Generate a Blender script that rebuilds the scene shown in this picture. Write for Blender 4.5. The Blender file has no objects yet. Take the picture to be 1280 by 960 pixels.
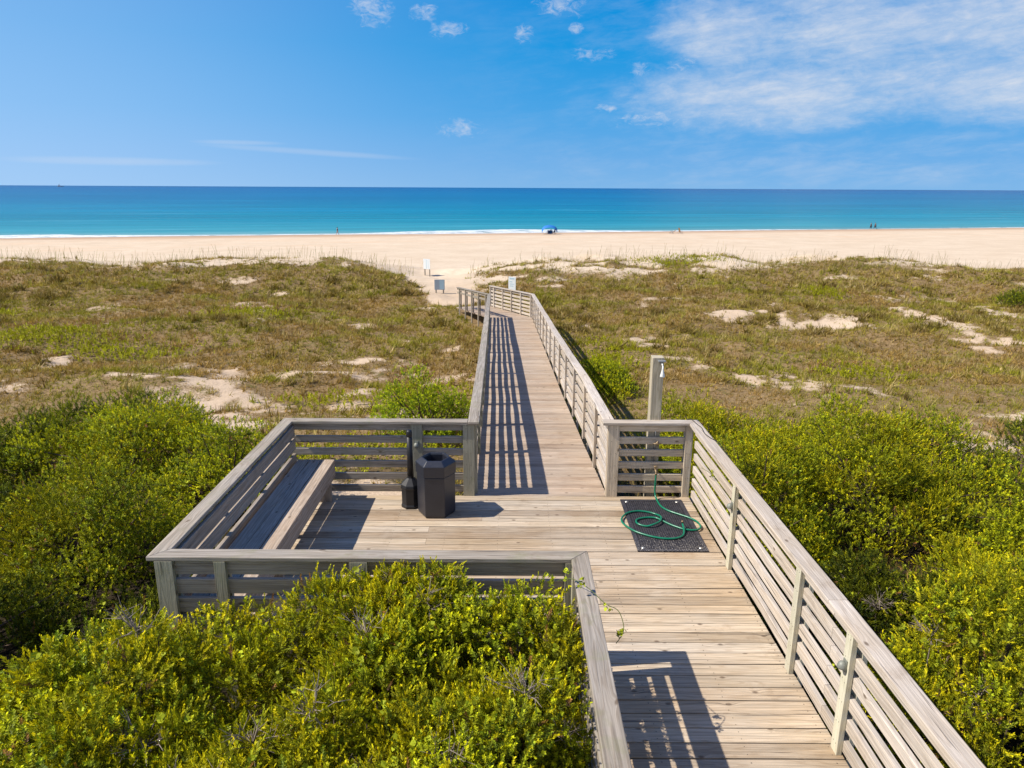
import bpy, bmesh, math, random
import numpy as np
from mathutils import Vector, Matrix

random.seed(7)
RNG = np.random.default_rng(11)
SC = bpy.context.scene
COL = SC.collection
CAM_H = 3.8
SUN_EL, SUN_AZ_OFF = math.radians(48.3), math.radians(7.0)   # sun stands to the left (-X), a touch behind the camera

# ------------------------------------------------------------------ small helpers
def sm(a, b, x):
    t = np.clip((x - a) / (b - a), 0, 1)
    return t * t * (3 - 2 * t)

def _hash(ix, iy, seed):
    n = (ix.astype(np.int64) * 374761393 + iy.astype(np.int64) * 668265263 + seed * 974634777) & 0x7fffffff
    n = ((n ^ (n >> 13)) * 1274126177) & 0x7fffffff
    return ((n ^ (n >> 16)) & 0xffff) / 65535.0

def vnoise(x, y, seed=0):
    x = np.asarray(x, float); y = np.asarray(y, float)
    ix = np.floor(x); iy = np.floor(y); fx = x - ix; fy = y - iy
    fx = fx * fx * (3 - 2 * fx); fy = fy * fy * (3 - 2 * fy)
    a = _hash(ix, iy, seed); b = _hash(ix + 1, iy, seed); c = _hash(ix, iy + 1, seed); d = _hash(ix + 1, iy + 1, seed)
    return (a * (1 - fx) + b * fx) * (1 - fy) + (c * (1 - fx) + d * fx) * fy

def fbm(x, y, seed=0, octv=4):
    s = 0; a = .5; t = 0
    for i in range(octv):
        s = s + a * vnoise(x, y, seed + i * 17); t += a; a *= .5
        x = np.asarray(x) * 2.03; y = np.asarray(y) * 2.03
    return s / t

def tag(o, label=None, cat=None, group=None, kind=None):
    if label: o['label'] = label
    if cat: o['category'] = cat
    if group: o['group'] = group
    if kind: o['kind'] = kind
    return o

def empty(name, loc=(0, 0, 0)):
    o = bpy.data.objects.new(name, None); COL.objects.link(o)
    o.location = loc; o.empty_display_size = .2
    return o

def link_mesh(name, me, mats, parent=None, smooth=False):
    for m in (mats if isinstance(mats, (list, tuple)) else [mats]): me.materials.append(m)
    o = bpy.data.objects.new(name, me); COL.objects.link(o)
    if parent is not None:
        o.parent = parent
        o.matrix_parent_inverse = Matrix.Translation(-Vector(parent.location)) if parent.parent is None else \
            Matrix.Translation(-Vector(parent['_w'] if '_w' in parent else (0, 0, 0)))
    if smooth: me.polygons.foreach_set('use_smooth', np.ones(len(me.polygons), bool))
    return o

def fast_mesh(name, verts, faces_n, col=None, mat_idx=None):
    """verts (V,3); faces_n: (F,k) index array; col: (F,3) linear colour per face"""
    me = bpy.data.meshes.new(name)
    V = len(verts); F, k = faces_n.shape
    me.vertices.add(V); me.vertices.foreach_set('co', np.ascontiguousarray(verts, np.float32).ravel())
    me.loops.add(F * k); me.loops.foreach_set('vertex_index', np.ascontiguousarray(faces_n, np.int32).ravel())
    me.polygons.add(F)
    me.polygons.foreach_set('loop_start', np.arange(0, F * k, k, dtype=np.int32))
    me.polygons.foreach_set('loop_total', np.full(F, k, np.int32))
    me.update(calc_edges=True)
    if col is not None:
        at = me.attributes.new('leafcol', 'FLOAT_COLOR', 'FACE')
        c4 = np.ones((F, 4), np.float32); c4[:, :3] = col
        at.data.foreach_set('color', c4.ravel())
    return me

class MB:
    """collects lumber, tubes and lathes; builds ONE mesh with uv (metres, u along the grain) and a per-piece random number"""
    def __init__(s):
        s.v = []; s.f = []; s.uv = []; s.r = []; s.mi = []; s.sm = []
    def _face(s, idx, uvs, r, mi=0, smooth=False):
        s.f.append(idx); s.uv.append(uvs); s.r.append(r); s.mi.append(mi); s.sm.append(smooth)
    def sweep(s, pts, up, w, t, rnd=None, mi=0, cut0=None, cut1=None):
        """rectangular section, w sideways, t along 'up', swept along pts; cut0/cut1: side shear of the ends (mitre) in metres per half width"""
        pts = [Vector(p) for p in pts]; up = Vector(up).normalized()
        rnd = random.random() if rnd is None else rnd
        ou, ov = random.uniform(0, 40), random.uniform(0, 40)
        rings = []; L = 0; us = []
        for i, p in enumerate(pts):
            a = (pts[min(i + 1, len(pts) - 1)] - pts[max(i - 1, 0)]).normalized()
            side = a.cross(up).normalized(); u2 = side.cross(a).normalized()
            if i: L += (p - pts[i - 1]).length
            us.append(L)
            sh = 0
            if i == 0 and cut0: sh = cut0
            if i == len(pts) - 1 and cut1: sh = cut1
            b = len(s.v)
            for (x, y) in ((-.5, -.5), (.5, -.5), (.5, .5), (-.5, .5)):
                s.v.append(p + side * (x * w) + u2 * (y * t) + a * (sh * x * 2))
            rings.append(b)
        per = [0, w, w + t, 2 * w + t, 2 * w + 2 * t]
        for i in range(len(rings) - 1):
            for k in range(4):
                a0, a1 = rings[i] + k, rings[i] + (k + 1) % 4
                b0, b1 = rings[i + 1] + k, rings[i + 1] + (k + 1) % 4
                s._face((a0, a1, b1, b0), [(ou + us[i], ov + per[k]), (ou + us[i], ov + per[k + 1]), (ou + us[i + 1], ov + per[k + 1]), (ou + us[i + 1], ov + per[k])], rnd, mi)
        for rr, fl in ((rings[0], True), (rings[-1], False)):
            idx = [rr, rr + 1, rr + 2, rr + 3]; q = [(0, 0), (w, 0), (w, t), (0, t)]
            if fl: idx = idx[::-1]; q = q[::-1]
            s._face(tuple(idx), [(ou + 7 + a * .3, ov + b) for a, b in q], rnd * .9, mi)
    def box(s, c, size, rnd=None, mi=0):
        """axis box; grain along its longest axis"""
        c = Vector(c); ax = max(range(3), key=lambda i: size[i])
        d = Vector((0, 0, 0)); d[ax] = size[ax] / 2
        if ax == 2: s.sweep([c - d, c + d], (0, 1, 0), size[0], size[1], rnd, mi)
        elif ax == 1: s.sweep([c - d, c + d], (0, 0, 1), size[0], size[2], rnd, mi)
        else: s.sweep([c - d, c + d], (0, 0, 1), size[1], size[2], rnd, mi)
    def tube(s, pts, r, n=8, mi=0, cap=True, r1=None):
        pts = [Vector(p) for p in pts]; rings = []; prev = None; rnd = random.random(); L = 0; us = []
        for i, p in enumerate(pts):
            a = (pts[min(i + 1, len(pts) - 1)] - pts[max(i - 1, 0)]).normalized()
            if prev is None:
                ref = Vector((0, 0, 1)) if abs(a.z) < .9 else Vector((1, 0, 0)); x = a.cross(ref).normalized()
            else: x = (prev - a * prev.dot(a)).normalized()
            prev = x; y = a.cross(x); b = len(s.v)
            if i: L += (p - pts[i - 1]).length
            us.append(L)
            rr = r if r1 is None else r + (r1 - r) * i / max(1, len(pts) - 1)
            if isinstance(r, (list, tuple)): rr = r[i]
            for k in range(n):
                an = 2 * math.pi * k / n
                s.v.append(p + x * (math.cos(an) * rr) + y * (math.sin(an) * rr))
            rings.append(b)
        for i in range(len(rings) - 1):
            for k in range(n):
                k1 = (k + 1) % n
                s._face((rings[i] + k, rings[i] + k1, rings[i + 1] + k1, rings[i + 1] + k), [(us[i], k * .01), (us[i], k * .01 + .01), (us[i + 1], k * .01 + .01), (us[i + 1], k * .01)], rnd, mi, True)
        if cap:
            s._face(tuple(rings[0] + k for k in range(n))[::-1], [(0, 0)] * n, rnd, mi)
            s._face(tuple(rings[-1] + k for k in range(n)), [(0, 0)] * n, rnd, mi)
    def lathe(s, c, prof, n=16, mi=0, rot=0., smooth=True, cap=True):
        c = Vector(c); rings = []
        for r, z in prof:
            b = len(s.v)
            for k in range(n):
                an = rot + 2 * math.pi * k / n
                s.v.append(c + Vector((math.cos(an) * r, math.sin(an) * r, z)))
            rings.append(b)
        for i in range(len(rings) - 1):
            for k in range(n):
                k1 = (k + 1) % n
                s._face((rings[i] + k, rings[i] + k1, rings[i + 1] + k1, rings[i + 1] + k), [(k / n, i), ((k + 1) / n, i), ((k + 1) / n, i + 1), (k / n, i + 1)], .5, mi, smooth)
        if cap:
            s._face(tuple(rings[0] + k for k in range(n))[::-1], [(0, 0)] * n, .5, mi)
            s._face(tuple(rings[-1] + k for k in range(n)), [(0, 0)] * n, .5, mi)
    def build(s, name, mats, parent=None, bevel=0.0):
        me = bpy.data.meshes.new(name)
        me.from_pydata([tuple(v) for v in s.v], [], s.f)
        uvl = me.uv_layers.new(name='UVMap')
        uvl.data.foreach_set('uv', np.array([c for q in s.uv for c in q], np.float32).ravel())
        at = me.attributes.new('rnd', 'FLOAT', 'FACE'); at.data.foreach_set('value', np.array(s.r, np.float32))
        me.polygons.foreach_set('material_index', np.array(s.mi, np.int32))
        me.polygons.foreach_set('use_smooth', np.array(s.sm, bool))
        me.update()
        o = link_mesh(name, me, mats, parent)
        if bevel:
            m = o.modifiers.new('edge', 'BEVEL'); m.width = bevel; m.segments = 2; m.limit_method = 'ANGLE'; m.angle_limit = math.radians(40)
        return o

# ------------------------------------------------------------------ materials
class NT:
    def __init__(s, m):
        s.t = m.node_tree; s.n = s.t.nodes; s.l = s.t.links
    def new(s, ty, **kw):
        n = s.n.new(ty)
        for k, v in kw.items(): setattr(n, k, v)
        return n
    def put(s, sock, v):
        if isinstance(v, bpy.types.NodeSocket): s.l.new(v, sock)
        elif v is not None:
            if isinstance(v, (tuple, list)) and len(v) == 3 and sock.type == 'RGBA': v = (*v, 1)
            sock.default_value = v
    def m(s, op, a, b=None, c=None, clamp=False):
        n = s.new('ShaderNodeMath', operation=op, use_clamp=clamp)
        for i, v in enumerate((a, b, c)):
            if v is not None: s.put(n.inputs[i], v)
        return n.outputs[0]
    def vm(s, op, a, b=None):
        n = s.new('ShaderNodeVectorMath', operation=op); s.put(n.inputs[0], a)
        if b is not None: s.put(n.inputs[1], b)
        return n.outputs['Value'] if op in ('LENGTH', 'DOT_PRODUCT') else n.outputs[0]
    def comb(s, x, y, z=0.):
        n = s.new('ShaderNodeCombineXYZ')
        for i, v in enumerate((x, y, z)): s.put(n.inputs[i], v)
        return n.outputs[0]
    def sep(s, v):
        n = s.new('ShaderNodeSeparateXYZ'); s.put(n.inputs[0], v); return n.outputs
    def noise(s, v, scale=1., detail=4., rough=.55, dist=0., dim='3D'):
        n = s.new('ShaderNodeTexNoise', noise_dimensions=dim); s.put(n.inputs['Vector'], v)
        n.inputs['Scale'].default_value = scale; n.inputs['Detail'].default_value = detail
        n.inputs['Roughness'].default_value = rough; n.inputs['Distortion'].default_value = dist
        return n.outputs['Fac']
    def vor(s, v, scale=1., feature='F1', dim='3D'):
        n = s.new('ShaderNodeTexVoronoi', feature=feature, voronoi_dimensions=dim); s.put(n.inputs['Vector'], v)
        n.inputs['Scale'].default_value = scale
        return n.outputs
    def ss(s, x, a, b):
        n = s.new('ShaderNodeMapRange', interpolation_type='SMOOTHSTEP'); s.put(n.inputs[0], x)
        n.inputs[1].default_value = a; n.inputs[2].default_value = b; n.inputs[3].default_value = 0; n.inputs[4].default_value = 1
        return n.outputs[0]
    def lin(s, x, a, b, c, d):
        n = s.new('ShaderNodeMapRange'); s.put(n.inputs[0], x)
        for i, v in enumerate((a, b, c, d)): n.inputs[i + 1].default_value = v
        return n.outputs[0]
    def mix(s, f, a, b, bt='MIX'):
        n = s.new('ShaderNodeMix', data_type='RGBA', blend_type=bt); s.put(n.inputs[0], f); s.put(n.inputs[6], a); s.put(n.inputs[7], b)
        return n.outputs[2]
    def ramp(s, f, stops):
        n = s.new('ShaderNodeValToRGB'); s.put(n.inputs[0], f); e = n.color_ramp.elements
        while len(e) < len(stops): e.new(.5)
        for i, (p, c) in enumerate(stops): e[i].position = p; e[i].color = (*c, 1)
        return n.outputs[0]
    def attr(s, name):
        return s.new('ShaderNodeAttribute', attribute_name=name).outputs
    def bump(s, h, strength=.3, dist=.01, normal=None):
        n = s.new('ShaderNodeBump'); s.put(n.inputs['Height'], h); n.inputs['Strength'].default_value = strength; n.inputs['Distance'].default_value = dist
        if normal is not None: s.put(n.inputs['Normal'], normal)
        return n.outputs[0]

def newmat(name):
    m = bpy.data.materials.new(name); m.use_nodes = True
    t = NT(m); b = t.n['Principled BSDF']
    return m, t, b

def plain(name, col, rough=.5, metal=0., spec=.5, noise=.12, scale=30, bump=.0):
    m, t, b = newmat(name)
    tc = t.new('ShaderNodeTexCoord').outputs['Object']
    n = t.noise(tc, scale, 5, .6); n2 = t.noise(tc, scale * .17, 3)
    f = t.m('ADD', t.m('MULTIPLY', n, noise), t.m('MULTIPLY', n2, noise))
    c = t.mix(1.0, (*col, 1), t.comb(*(t.m('ADD', f, 1 - noise),) * 3), 'MULTIPLY')
    t.put(b.inputs['Base Color'], c)
    t.put(b.inputs['Roughness'], t.lin(n, .2, .8, rough - .06, rough + .08))
    b.inputs['Metallic'].default_value = metal; b.inputs['Specular IOR Level'].default_value = spec
    if bump: t.put(b.inputs['Normal'], t.bump(n, bump, .004))
    return m

def wood(name, tones, grey=.35, greycol=(.36, .33, .30), knots=.8, contrast=.5, moss=0., grain_bump=.6, wear=.3, vary=.13):
    m, t, b = newmat(name)
    uv = t.sep(t.new('ShaderNodeUVMap', uv_map='UVMap').outputs[0]); u, v = uv[0], uv[1]
    obj = t.new('ShaderNodeTexCoord').outputs['Object']
    rnd = t.attr('rnd')['Fac']
    warp = t.noise(t.comb(t.m('MULTIPLY', u, 1.1), t.m('MULTIPLY', v, 5.), rnd), 1, 3)
    kn = t.vor(t.comb(t.m('MULTIPLY', u, 4.2), t.m('MULTIPLY', v, 7.), 0.), 1, dim='2D')
    kd = kn['Distance']
    kmask = t.m('MULTIPLY', t.m('SUBTRACT', 1, t.ss(kd, .04, .14)), t.m('GREATER_THAN', t.sep(kn['Color'])[0], 1 - .10 * knots))
    kwarp = t.m('MULTIPLY', t.m('SUBTRACT', 1, t.ss(kd, .0, .4)), t.m('GREATER_THAN', t.sep(kn['Color'])[0], 1 - .10 * knots))
    v2 = t.m('ADD', t.m('ADD', v, t.m('MULTIPLY', warp, .045)), t.m('MULTIPLY', kwarp, .02))
    g = t.noise(t.comb(t.m('MULTIPLY', u, 1.5), t.m('MULTIPLY', v2, 60.), rnd), 1, 5, .65)
    fine = t.noise(t.comb(t.m('MULTIPLY', u, 9.), t.m('MULTIPLY', v2, 260.), rnd), 1, 2)
    lw = t.m('SINE', t.m('MULTIPLY', t.noise(t.comb(t.m('MULTIPLY', u, .5), t.m('MULTIPLY', v2, 7.), rnd), 1, 2), 95.))
    lw = t.ss(lw, .1, 1.)
    crack = t.ss(t.noise(t.comb(t.m('MULTIPLY', u, 1.0), t.m('MULTIPLY', v2, 34.), t.m('ADD', rnd, 5)), 1, 2), .66, .71)
    base = t.ramp(rnd, [(i / max(1, len(tones) - 1), c) for i, c in enumerate(tones)])
    big = t.noise(obj, .8, 4, .6); mid = t.noise(t.comb(t.m('MULTIPLY', u, 2.2), t.m('MULTIPLY', v, 9.), rnd), 1, 4)
    wf = t.m('MULTIPLY', t.ss(t.m('ADD', t.m('MULTIPLY', big, .85), t.m('MULTIPLY', mid, .25)), .42, .68), grey)
    c = t.mix(wf, base, greycol)
    pv = t.lin(t.m('FRACT', t.m('MULTIPLY', rnd, 37.3)), 0, 1, 1 - vary, 1 + vary * .7)
    c = t.mix(1., c, t.comb(pv, pv, pv), 'MULTIPLY')
    gg = t.lin(g, .3, .72, 1 - contrast * .55, 1 + contrast * .3)
    c = t.mix(1., c, t.comb(gg, gg, gg), 'MULTIPLY')
    c = t.mix(t.m('MULTIPLY', lw, contrast * .45), c, t.mix(1., c, (.66, .58, .5), 'MULTIPLY'))
    c = t.mix(t.m('MULTIPLY', kmask, .75), c, (.10, .062, .036))
    c = t.mix(t.m('MULTIPLY', crack, .6), c, (.07, .055, .045))
    stain = t.ss(t.noise(obj, 2.6, 5, .7), .56, .72)
    c = t.mix(t.m('MULTIPLY', stain, wear), c, t.mix(1., c, (.62, .56, .5), 'MULTIPLY'))
    if moss:
        mo = t.ss(t.noise(obj, 5, 5, .65), .5, .7)
        c = t.mix(t.m('MULTIPLY', mo, moss), c, (.20, .21, .09))
    t.put(b.inputs['Base Color'], c)
    t.put(b.inputs['Roughness'], t.lin(g, .3, .7, .86, .66)); b.inputs['Specular IOR Level'].default_value = .3
    h = t.m('ADD', t.m('MULTIPLY', g, .8), t.m('MULTIPLY', fine, .35))
    h = t.m('SUBTRACT', h, t.m('MULTIPLY', crack, 1.2)); h = t.m('SUBTRACT', h, t.m('MULTIPLY', lw, .25))
    t.put(b.inputs['Normal'], t.bump(h, grain_bump, .004))
    return m

W_DECK = wood('weathered_deck_wood', [(.44, .31, .185), (.57, .45, .31), (.50, .37, .235), (.62, .515, .39), (.46, .335, .205), (.55, .425, .285), (.38, .27, .17)], grey=.5, greycol=(.57, .495, .40), contrast=.8, wear=.5, knots=1.4, vary=.15)
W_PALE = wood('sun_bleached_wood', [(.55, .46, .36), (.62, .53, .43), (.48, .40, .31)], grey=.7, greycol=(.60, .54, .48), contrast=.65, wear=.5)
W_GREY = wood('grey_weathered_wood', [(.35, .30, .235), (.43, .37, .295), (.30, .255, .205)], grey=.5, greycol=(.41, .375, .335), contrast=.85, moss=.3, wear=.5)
W_POST = wood('green_tinged_post_wood', [(.36, .34, .24), (.40, .37, .27), (.33, .31, .22)], grey=.35, greycol=(.42, .41, .34), contrast=.45, moss=.4)
W_POSTP = wood('pale_post_wood', [(.54, .51, .37), (.60, .56, .42), (.50, .47, .34)], grey=.4, greycol=(.62, .59, .48), contrast=.35, moss=.2)
W_PALE_LIT = wood('brightened_rail_wood', [(.66, .55, .40), (.72, .61, .46), (.60, .49, .36)], grey=.35, greycol=(.66, .58, .48), contrast=.7, wear=.5)  # pale wood brightened in colour where camera-facing boards catch little light
W_SHOW = wood('shower_post_wood', [(.50, .43, .30), (.56, .48, .34)], grey=.4, greycol=(.56, .50, .39), contrast=.9, wear=.6, moss=.3)
W_BENCH = wood('bench_wood', [(.40, .32, .25), (.45, .37, .29), (.35, .29, .23)], grey=.4, greycol=(.44, .39, .35), contrast=.8, wear=.4)
W_RAMP = wood('boardwalk_plank_wood', [(.42, .31, .21), (.51, .40, .30), (.37, .27, .19), (.47, .35, .25), (.55, .44, .34)], grey=.4, greycol=(.48, .41, .34), contrast=.8, wear=.4)
NAIL = plain('nail_steel', (.09, .07, .055), .6, .3)
BLACK_PL = plain('black_plastic', (.019, .021, .031), .36, spec=.6, noise=.4, scale=22, bump=.06)
BLACK_IN = plain('bin_liner', (.006, .006, .007), .6)
CHARC = plain('matte_black_plastic', (.01, .01, .012), .5, noise=.2)
LIGHT_SHELL = plain('lamp_shell', (.22, .23, .20), .55, .2)
BRASS = plain('brass', (.26, .19, .11), .5, .6)
CHROME = plain('dull_chrome', (.62, .60, .55), .35, .8)
DULL = plain('galvanised_bracket', (.30, .31, .30), .55, .5)
WHITE_PL = plain('white_plastic', (.74, .74, .70), .45)
HOSE_M = plain('green_hose_rubber', (.002, .16, .085), .32, spec=.6, noise=.1)
CABLE_M = plain('black_cable', (.012, .011, .012), .5)
SIGN_W = plain('sign_white', (.68, .72, .74), .5)
SIGN_G = plain('sign_grey', (.30, .36, .42), .55)
SIGN_B = plain('sign_print', (.35, .50, .58), .5)
BLUE_F = plain('blue_fabric', (.01, .16, .50), .7)
NAVY_F = plain('navy_fabric', (.008, .02, .07), .8)
TAN_F = plain('tan_fabric', (.22, .13, .06), .8)
STEEL = plain('pole_metal', (.45, .46, .48), .4, .8)
SKIN = plain('skin', (.42, .22, .14), .55)
HAIR = plain('hair_dark', (.02, .014, .01), .6)
DARKCL = plain('dark_clothes', (.012, .014, .03), .8)
BOAT_W = plain('boat_paint', (.5, .52, .55), .5)
TWIG = plain('grey_dry_twig', (.26, .21, .17), .85, noise=.4, scale=20)
BARK = plain('brown_bark', (.11, .075, .05), .9, noise=.5, scale=15)

def leaf_mat(name, trans=.2, spec=.12, rough=.55):
    m, t, b = newmat(name)
    c = t.attr('leafcol')['Color']
    tc = t.new('ShaderNodeTexCoord').outputs['Object']
    n = t.noise(tc, 60, 2); k = t.lin(n, .3, .7, .85, 1.15)
    c = t.mix(1., c, t.comb(k, k, k), 'MULTIPLY')
    t.put(b.inputs['Base Color'], c); b.inputs['Roughness'].default_value = rough; b.inputs['Specular IOR Level'].default_value = spec
    tr = t.new('ShaderNodeBsdfTranslucent'); t.put(tr.inputs[0], t.mix(1., c, (1.15, 1.1, .5), 'MULTIPLY'))
    mx = t.new('ShaderNodeMixShader'); mx.inputs[0].default_value = trans
    t.l.new(b.outputs[0], mx.inputs[1]); t.l.new(tr.outputs[0], mx.inputs[2])
    t.l.new(mx.outputs[0], t.n['Material Output'].inputs[0])
    return m
LEAF = leaf_mat('shrub_leaf')
GRASS = leaf_mat('dune_grass_blade', .25, .15, .7)

# ------------------------------------------------------------------ terrain
SAND_PATCHES = [(-10.37,21.21,1.21,0.95),(-7.74,18.63,0.90,2.33),(-6.15,22.32,1.15,0.53),(-15.10,23.59,0.68,1.08),(-3.36,23.50,0.94,0.84),(-24.31,40.41,0.68,1.14),(-25.21,47.49,3.13,1.0),(-16.58,48.42,4.19,1.2),(-30.63,47.86,2.28,1.0),(10.09,33.32,0.83,1.96),(12.42,32.33,0.63,2.30),(14.49,31.99,0.95,2.06),(19.14,31.49,0.80,3.04),(18.53,28.33,0.73,2.06),(24.32,35.94,0.89,2.11),(18.99,34.23,0.54,0.89),(7.81,21.58,0.87,0.70),(11.20,16.24,0.57,1.02),(5.09,28.15,0.48,1.02),(10.40,20.24,0.51,0.51),(8.68,49.56,1.59,2.36),(16.74,49.12,2.12,1.58),(3.42,48.34,3.20,1.32),(22.26,51.5,1.72,1.5),(7.16,46.56,1.04,0.84),(-1.5,44.88,1.6,2.0),(-8.6,19.9,1.6,1.2),(-6.6,16.6,.7,.9),(-2.6,11.5,1.6,.9),(-1.2,10.2,.9,.7),(-9,22.6,.8,.5),(-5.3,24.5,.5,.4),(30,48.5,3,1.2),(-36,49,3,1.2),(9.6,15.2,1.2,1.0),(8.3,13.9,.8,.8)]
GREEN_PATCHES = [(-17.5,26.57,2.4,2.2),(3.4,24.6,1.2,2.6),(2.6,20.5,.8,2.0),(11.16,22.66,1.4,1.5),(-2.66,19.16,1.6,1.8),(16.93,38.97,1.1,2.0),(11.37,49.34,3.4,1.5),(-14.05,25.17,2.5,1.6),(-5.31,19.1,1.3,.8),(1.9,17.5,.6,2.6),(-4.4,13.2,2.0,1.0),(-2.5,14.2,2.2,.8),(22,24,2,1),(-24,33,1.5,1),(-12,33,2.5,1.2)]

def terr(X, Y):
    X = np.asarray(X, float); Y = np.asarray(Y, float)
    z = -1.25 - .65 * sm(8, 20, Y) - .15 * sm(20, 34, Y)
    gap = np.exp(-((X + 5.2) / 4.6) ** 2)
    Yc = 49 + 3 * np.sin(X * .06 + 1)
    amp = .98 + .24 * np.sin(X * .11 + .6) + .15 * np.sin(X * .31) - .2 * np.exp(-((X - 4) / 6) ** 2)
    amp = amp * (1 - .95 * gap)
    hum = fbm(X * .22, Y * .22, 5) - .5
    z = z + amp * np.exp(-((Y - Yc) / 8.5) ** 2) * (1 + 1.1 * hum)
    inland = sm(-8, 4, Y) * (1 - sm(52, 70, Y))
    z = z + inland * ((.95 * (fbm(X * .16, Y * .2, 19, 3) - .5) + .45 * (fbm(X * .45, Y * .45, 9) - .5)) * sm(13, 22, Y) * np.clip((np.abs(X) - 1.) / 2.5, .15, 1) + .12 * (fbm(X * 1.3, Y * 1.3, 3) - .5))
    z = z - 3.6 * sm(49, 92, Y)
    s = np.clip(Y - .25 * np.clip(X, -300, 300) - 92, 0, 180)
    z = z - 1.15 * s / 90
    return z

def sand_mask(X, Y):
    n = fbm(X * 1.1, Y * 1.1, 21) - .5; n2 = fbm(X * .45, Y * .45, 31); nf = fbm(X * 3.1, Y * 3.1, 41, 3) - .5
    m = np.zeros_like(np.asarray(X, float)); X0, Y0 = X, Y
    X = X + 2.0 * (fbm(X * .9 + 3, Y * .9, 45, 3) - .5); Y = Y + 2.6 * (fbm(X * .8, Y * .8 + 8, 46, 3) - .5)
    for (a, b, ra, rb) in SAND_PATCHES:
        q = ((X - a) / (ra * 1.2)) ** 2 + ((Y - b) / (rb * 1.1)) ** 2
        m = np.maximum(m, sm(1.3, .1, q + 3.2 * n + 1.6 * nf) * .85)
    X, Y = X0, Y0
    m = np.maximum(m, sm(.68, .82, n2 + .35 * n + .3 * nf) * sm(9, 14, Y) * .7)
    crest = sm(44.5, 49, Y + 1.5 * np.sin(X * .21)) * sm(.42, .60, fbm(X * .28, Y * .5, 77) + .3 * n + .15 * nf)
    m = np.maximum(m, crest)
    path = np.exp(-((X + 3.5 + .22 * (Y - 40)) / (1.55 + .25 * np.clip(Y - 41, 0, 14))) ** 2) * sm(35, 39, Y)
    m = np.maximum(m, sm(.25, .6, path + .6 * n))
    m = np.maximum(m, sm(51, 55, Y + 5 * (n2 - .5) + 2 * np.sin(X * .13)))
    return np.clip(m, 0, 1)

def make_ground():
    xs = np.concatenate([np.arange(-420, -60, 9.), np.arange(-60, -24, .7), np.arange(-24, 24, .22), np.arange(24, 60, .7), np.arange(60, 421, 9.)])
    ys = np.concatenate([np.arange(-60, -2, 4.), np.arange(-2, 30, .22), np.arange(30, 62, .35), np.arange(62, 110, 1.6), np.arange(110, 330, 4.)])
    X, Y = np.meshgrid(xs, ys); Z = terr(X, Y)
    nx, ny = len(xs), len(ys)
    v = np.stack([X.ravel(), Y.ravel(), Z.ravel()], 1)
    i = np.arange(nx * ny).reshape(ny, nx)
    f = np.stack([i[:-1, :-1], i[:-1, 1:], i[1:, 1:], i[1:, :-1]], -1).reshape(-1, 4)
    me = fast_mesh('ground', v, f)
    s = sand_mask(X, Y).ravel()
    sea = np.clip((Y - .25 * np.clip(X, -300, 300)).ravel() - 178, -60, 10)
    at = me.attributes.new('sand', 'FLOAT', 'POINT'); at.data.foreach_set('value', s.astype(np.float32))
    at = me.attributes.new('shore', 'FLOAT', 'POINT'); at.data.foreach_set('value', sea.astype(np.float32))
    m, t, b = newmat('dune_sand_and_litter')
    geo = t.new('ShaderNodeNewGeometry').outputs['Position']; p = t.sep(geo)
    sa = t.attr('sand')['Fac']; sh = t.attr('shore')['Fac']
    n1 = t.noise(geo, 2.2, 6, .65); n2 = t.noise(geo, .25, 4); n3 = t.noise(geo, 14, 4, .7)
    lines = t.noise(t.comb(t.m('MULTIPLY', p[0], .05), t.m('MULTIPLY', t.m('SUBTRACT', p[1], t.m('MULTIPLY', p[0], .25)), .5), 0.), 1, 4)
    sand = t.mix(t.lin(n2, .3, .7, 0, 1), (.575, .455, .325), (.67, .55, .412))
    sand = t.mix(t.lin(n1, .35, .75, 0, .45), sand, (.48, .36, .24))
    sand = t.mix(t.m('MULTIPLY', t.ss(lines, .52, .66), t.ss(sh, -60, -30)), sand, (.62, .44, .29))
    sand = t.mix(t.ss(p[1], 48, 38), sand, t.mix(1., sand, (.93, .89, .86), 'MULTIPLY'))
    wet = t.ss(t.m('ADD', sh, t.lin(lines, .3, .7, -3., 3.)), -17, -1)
    sand = t.mix(wet, sand, (.46, .30, .18))
    lit = t.mix(t.lin(n3, .3, .7, 0, 1), (.13, .082, .034), (.34, .235, .12))
    lit = t.mix(t.ss(n1, .5, .7), lit, (.14, .125, .035))
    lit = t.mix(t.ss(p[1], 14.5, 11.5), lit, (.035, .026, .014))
    k = t.ss(t.m('ADD', sa, t.m('MULTIPLY', t.m('SUBTRACT', n3, .5), 1.3)), .2, .85)
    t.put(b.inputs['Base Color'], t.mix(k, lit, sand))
    t.put(b.inputs['Roughness'], t.lin(wet, 0, 1, .95, .55)); b.inputs['Specular IOR Level'].default_value = .15
    t.put(b.inputs['Normal'], t.bump(t.m('ADD', t.m('MULTIPLY', n1, 1.), t.m('MULTIPLY', n3, .35)), .55, .12))
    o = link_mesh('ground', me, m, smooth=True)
    tag(o, 'pale beach sand and dunes under brown dune litter', 'ground', kind='structure')
make_ground()
SEA_Z = -6.75

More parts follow.
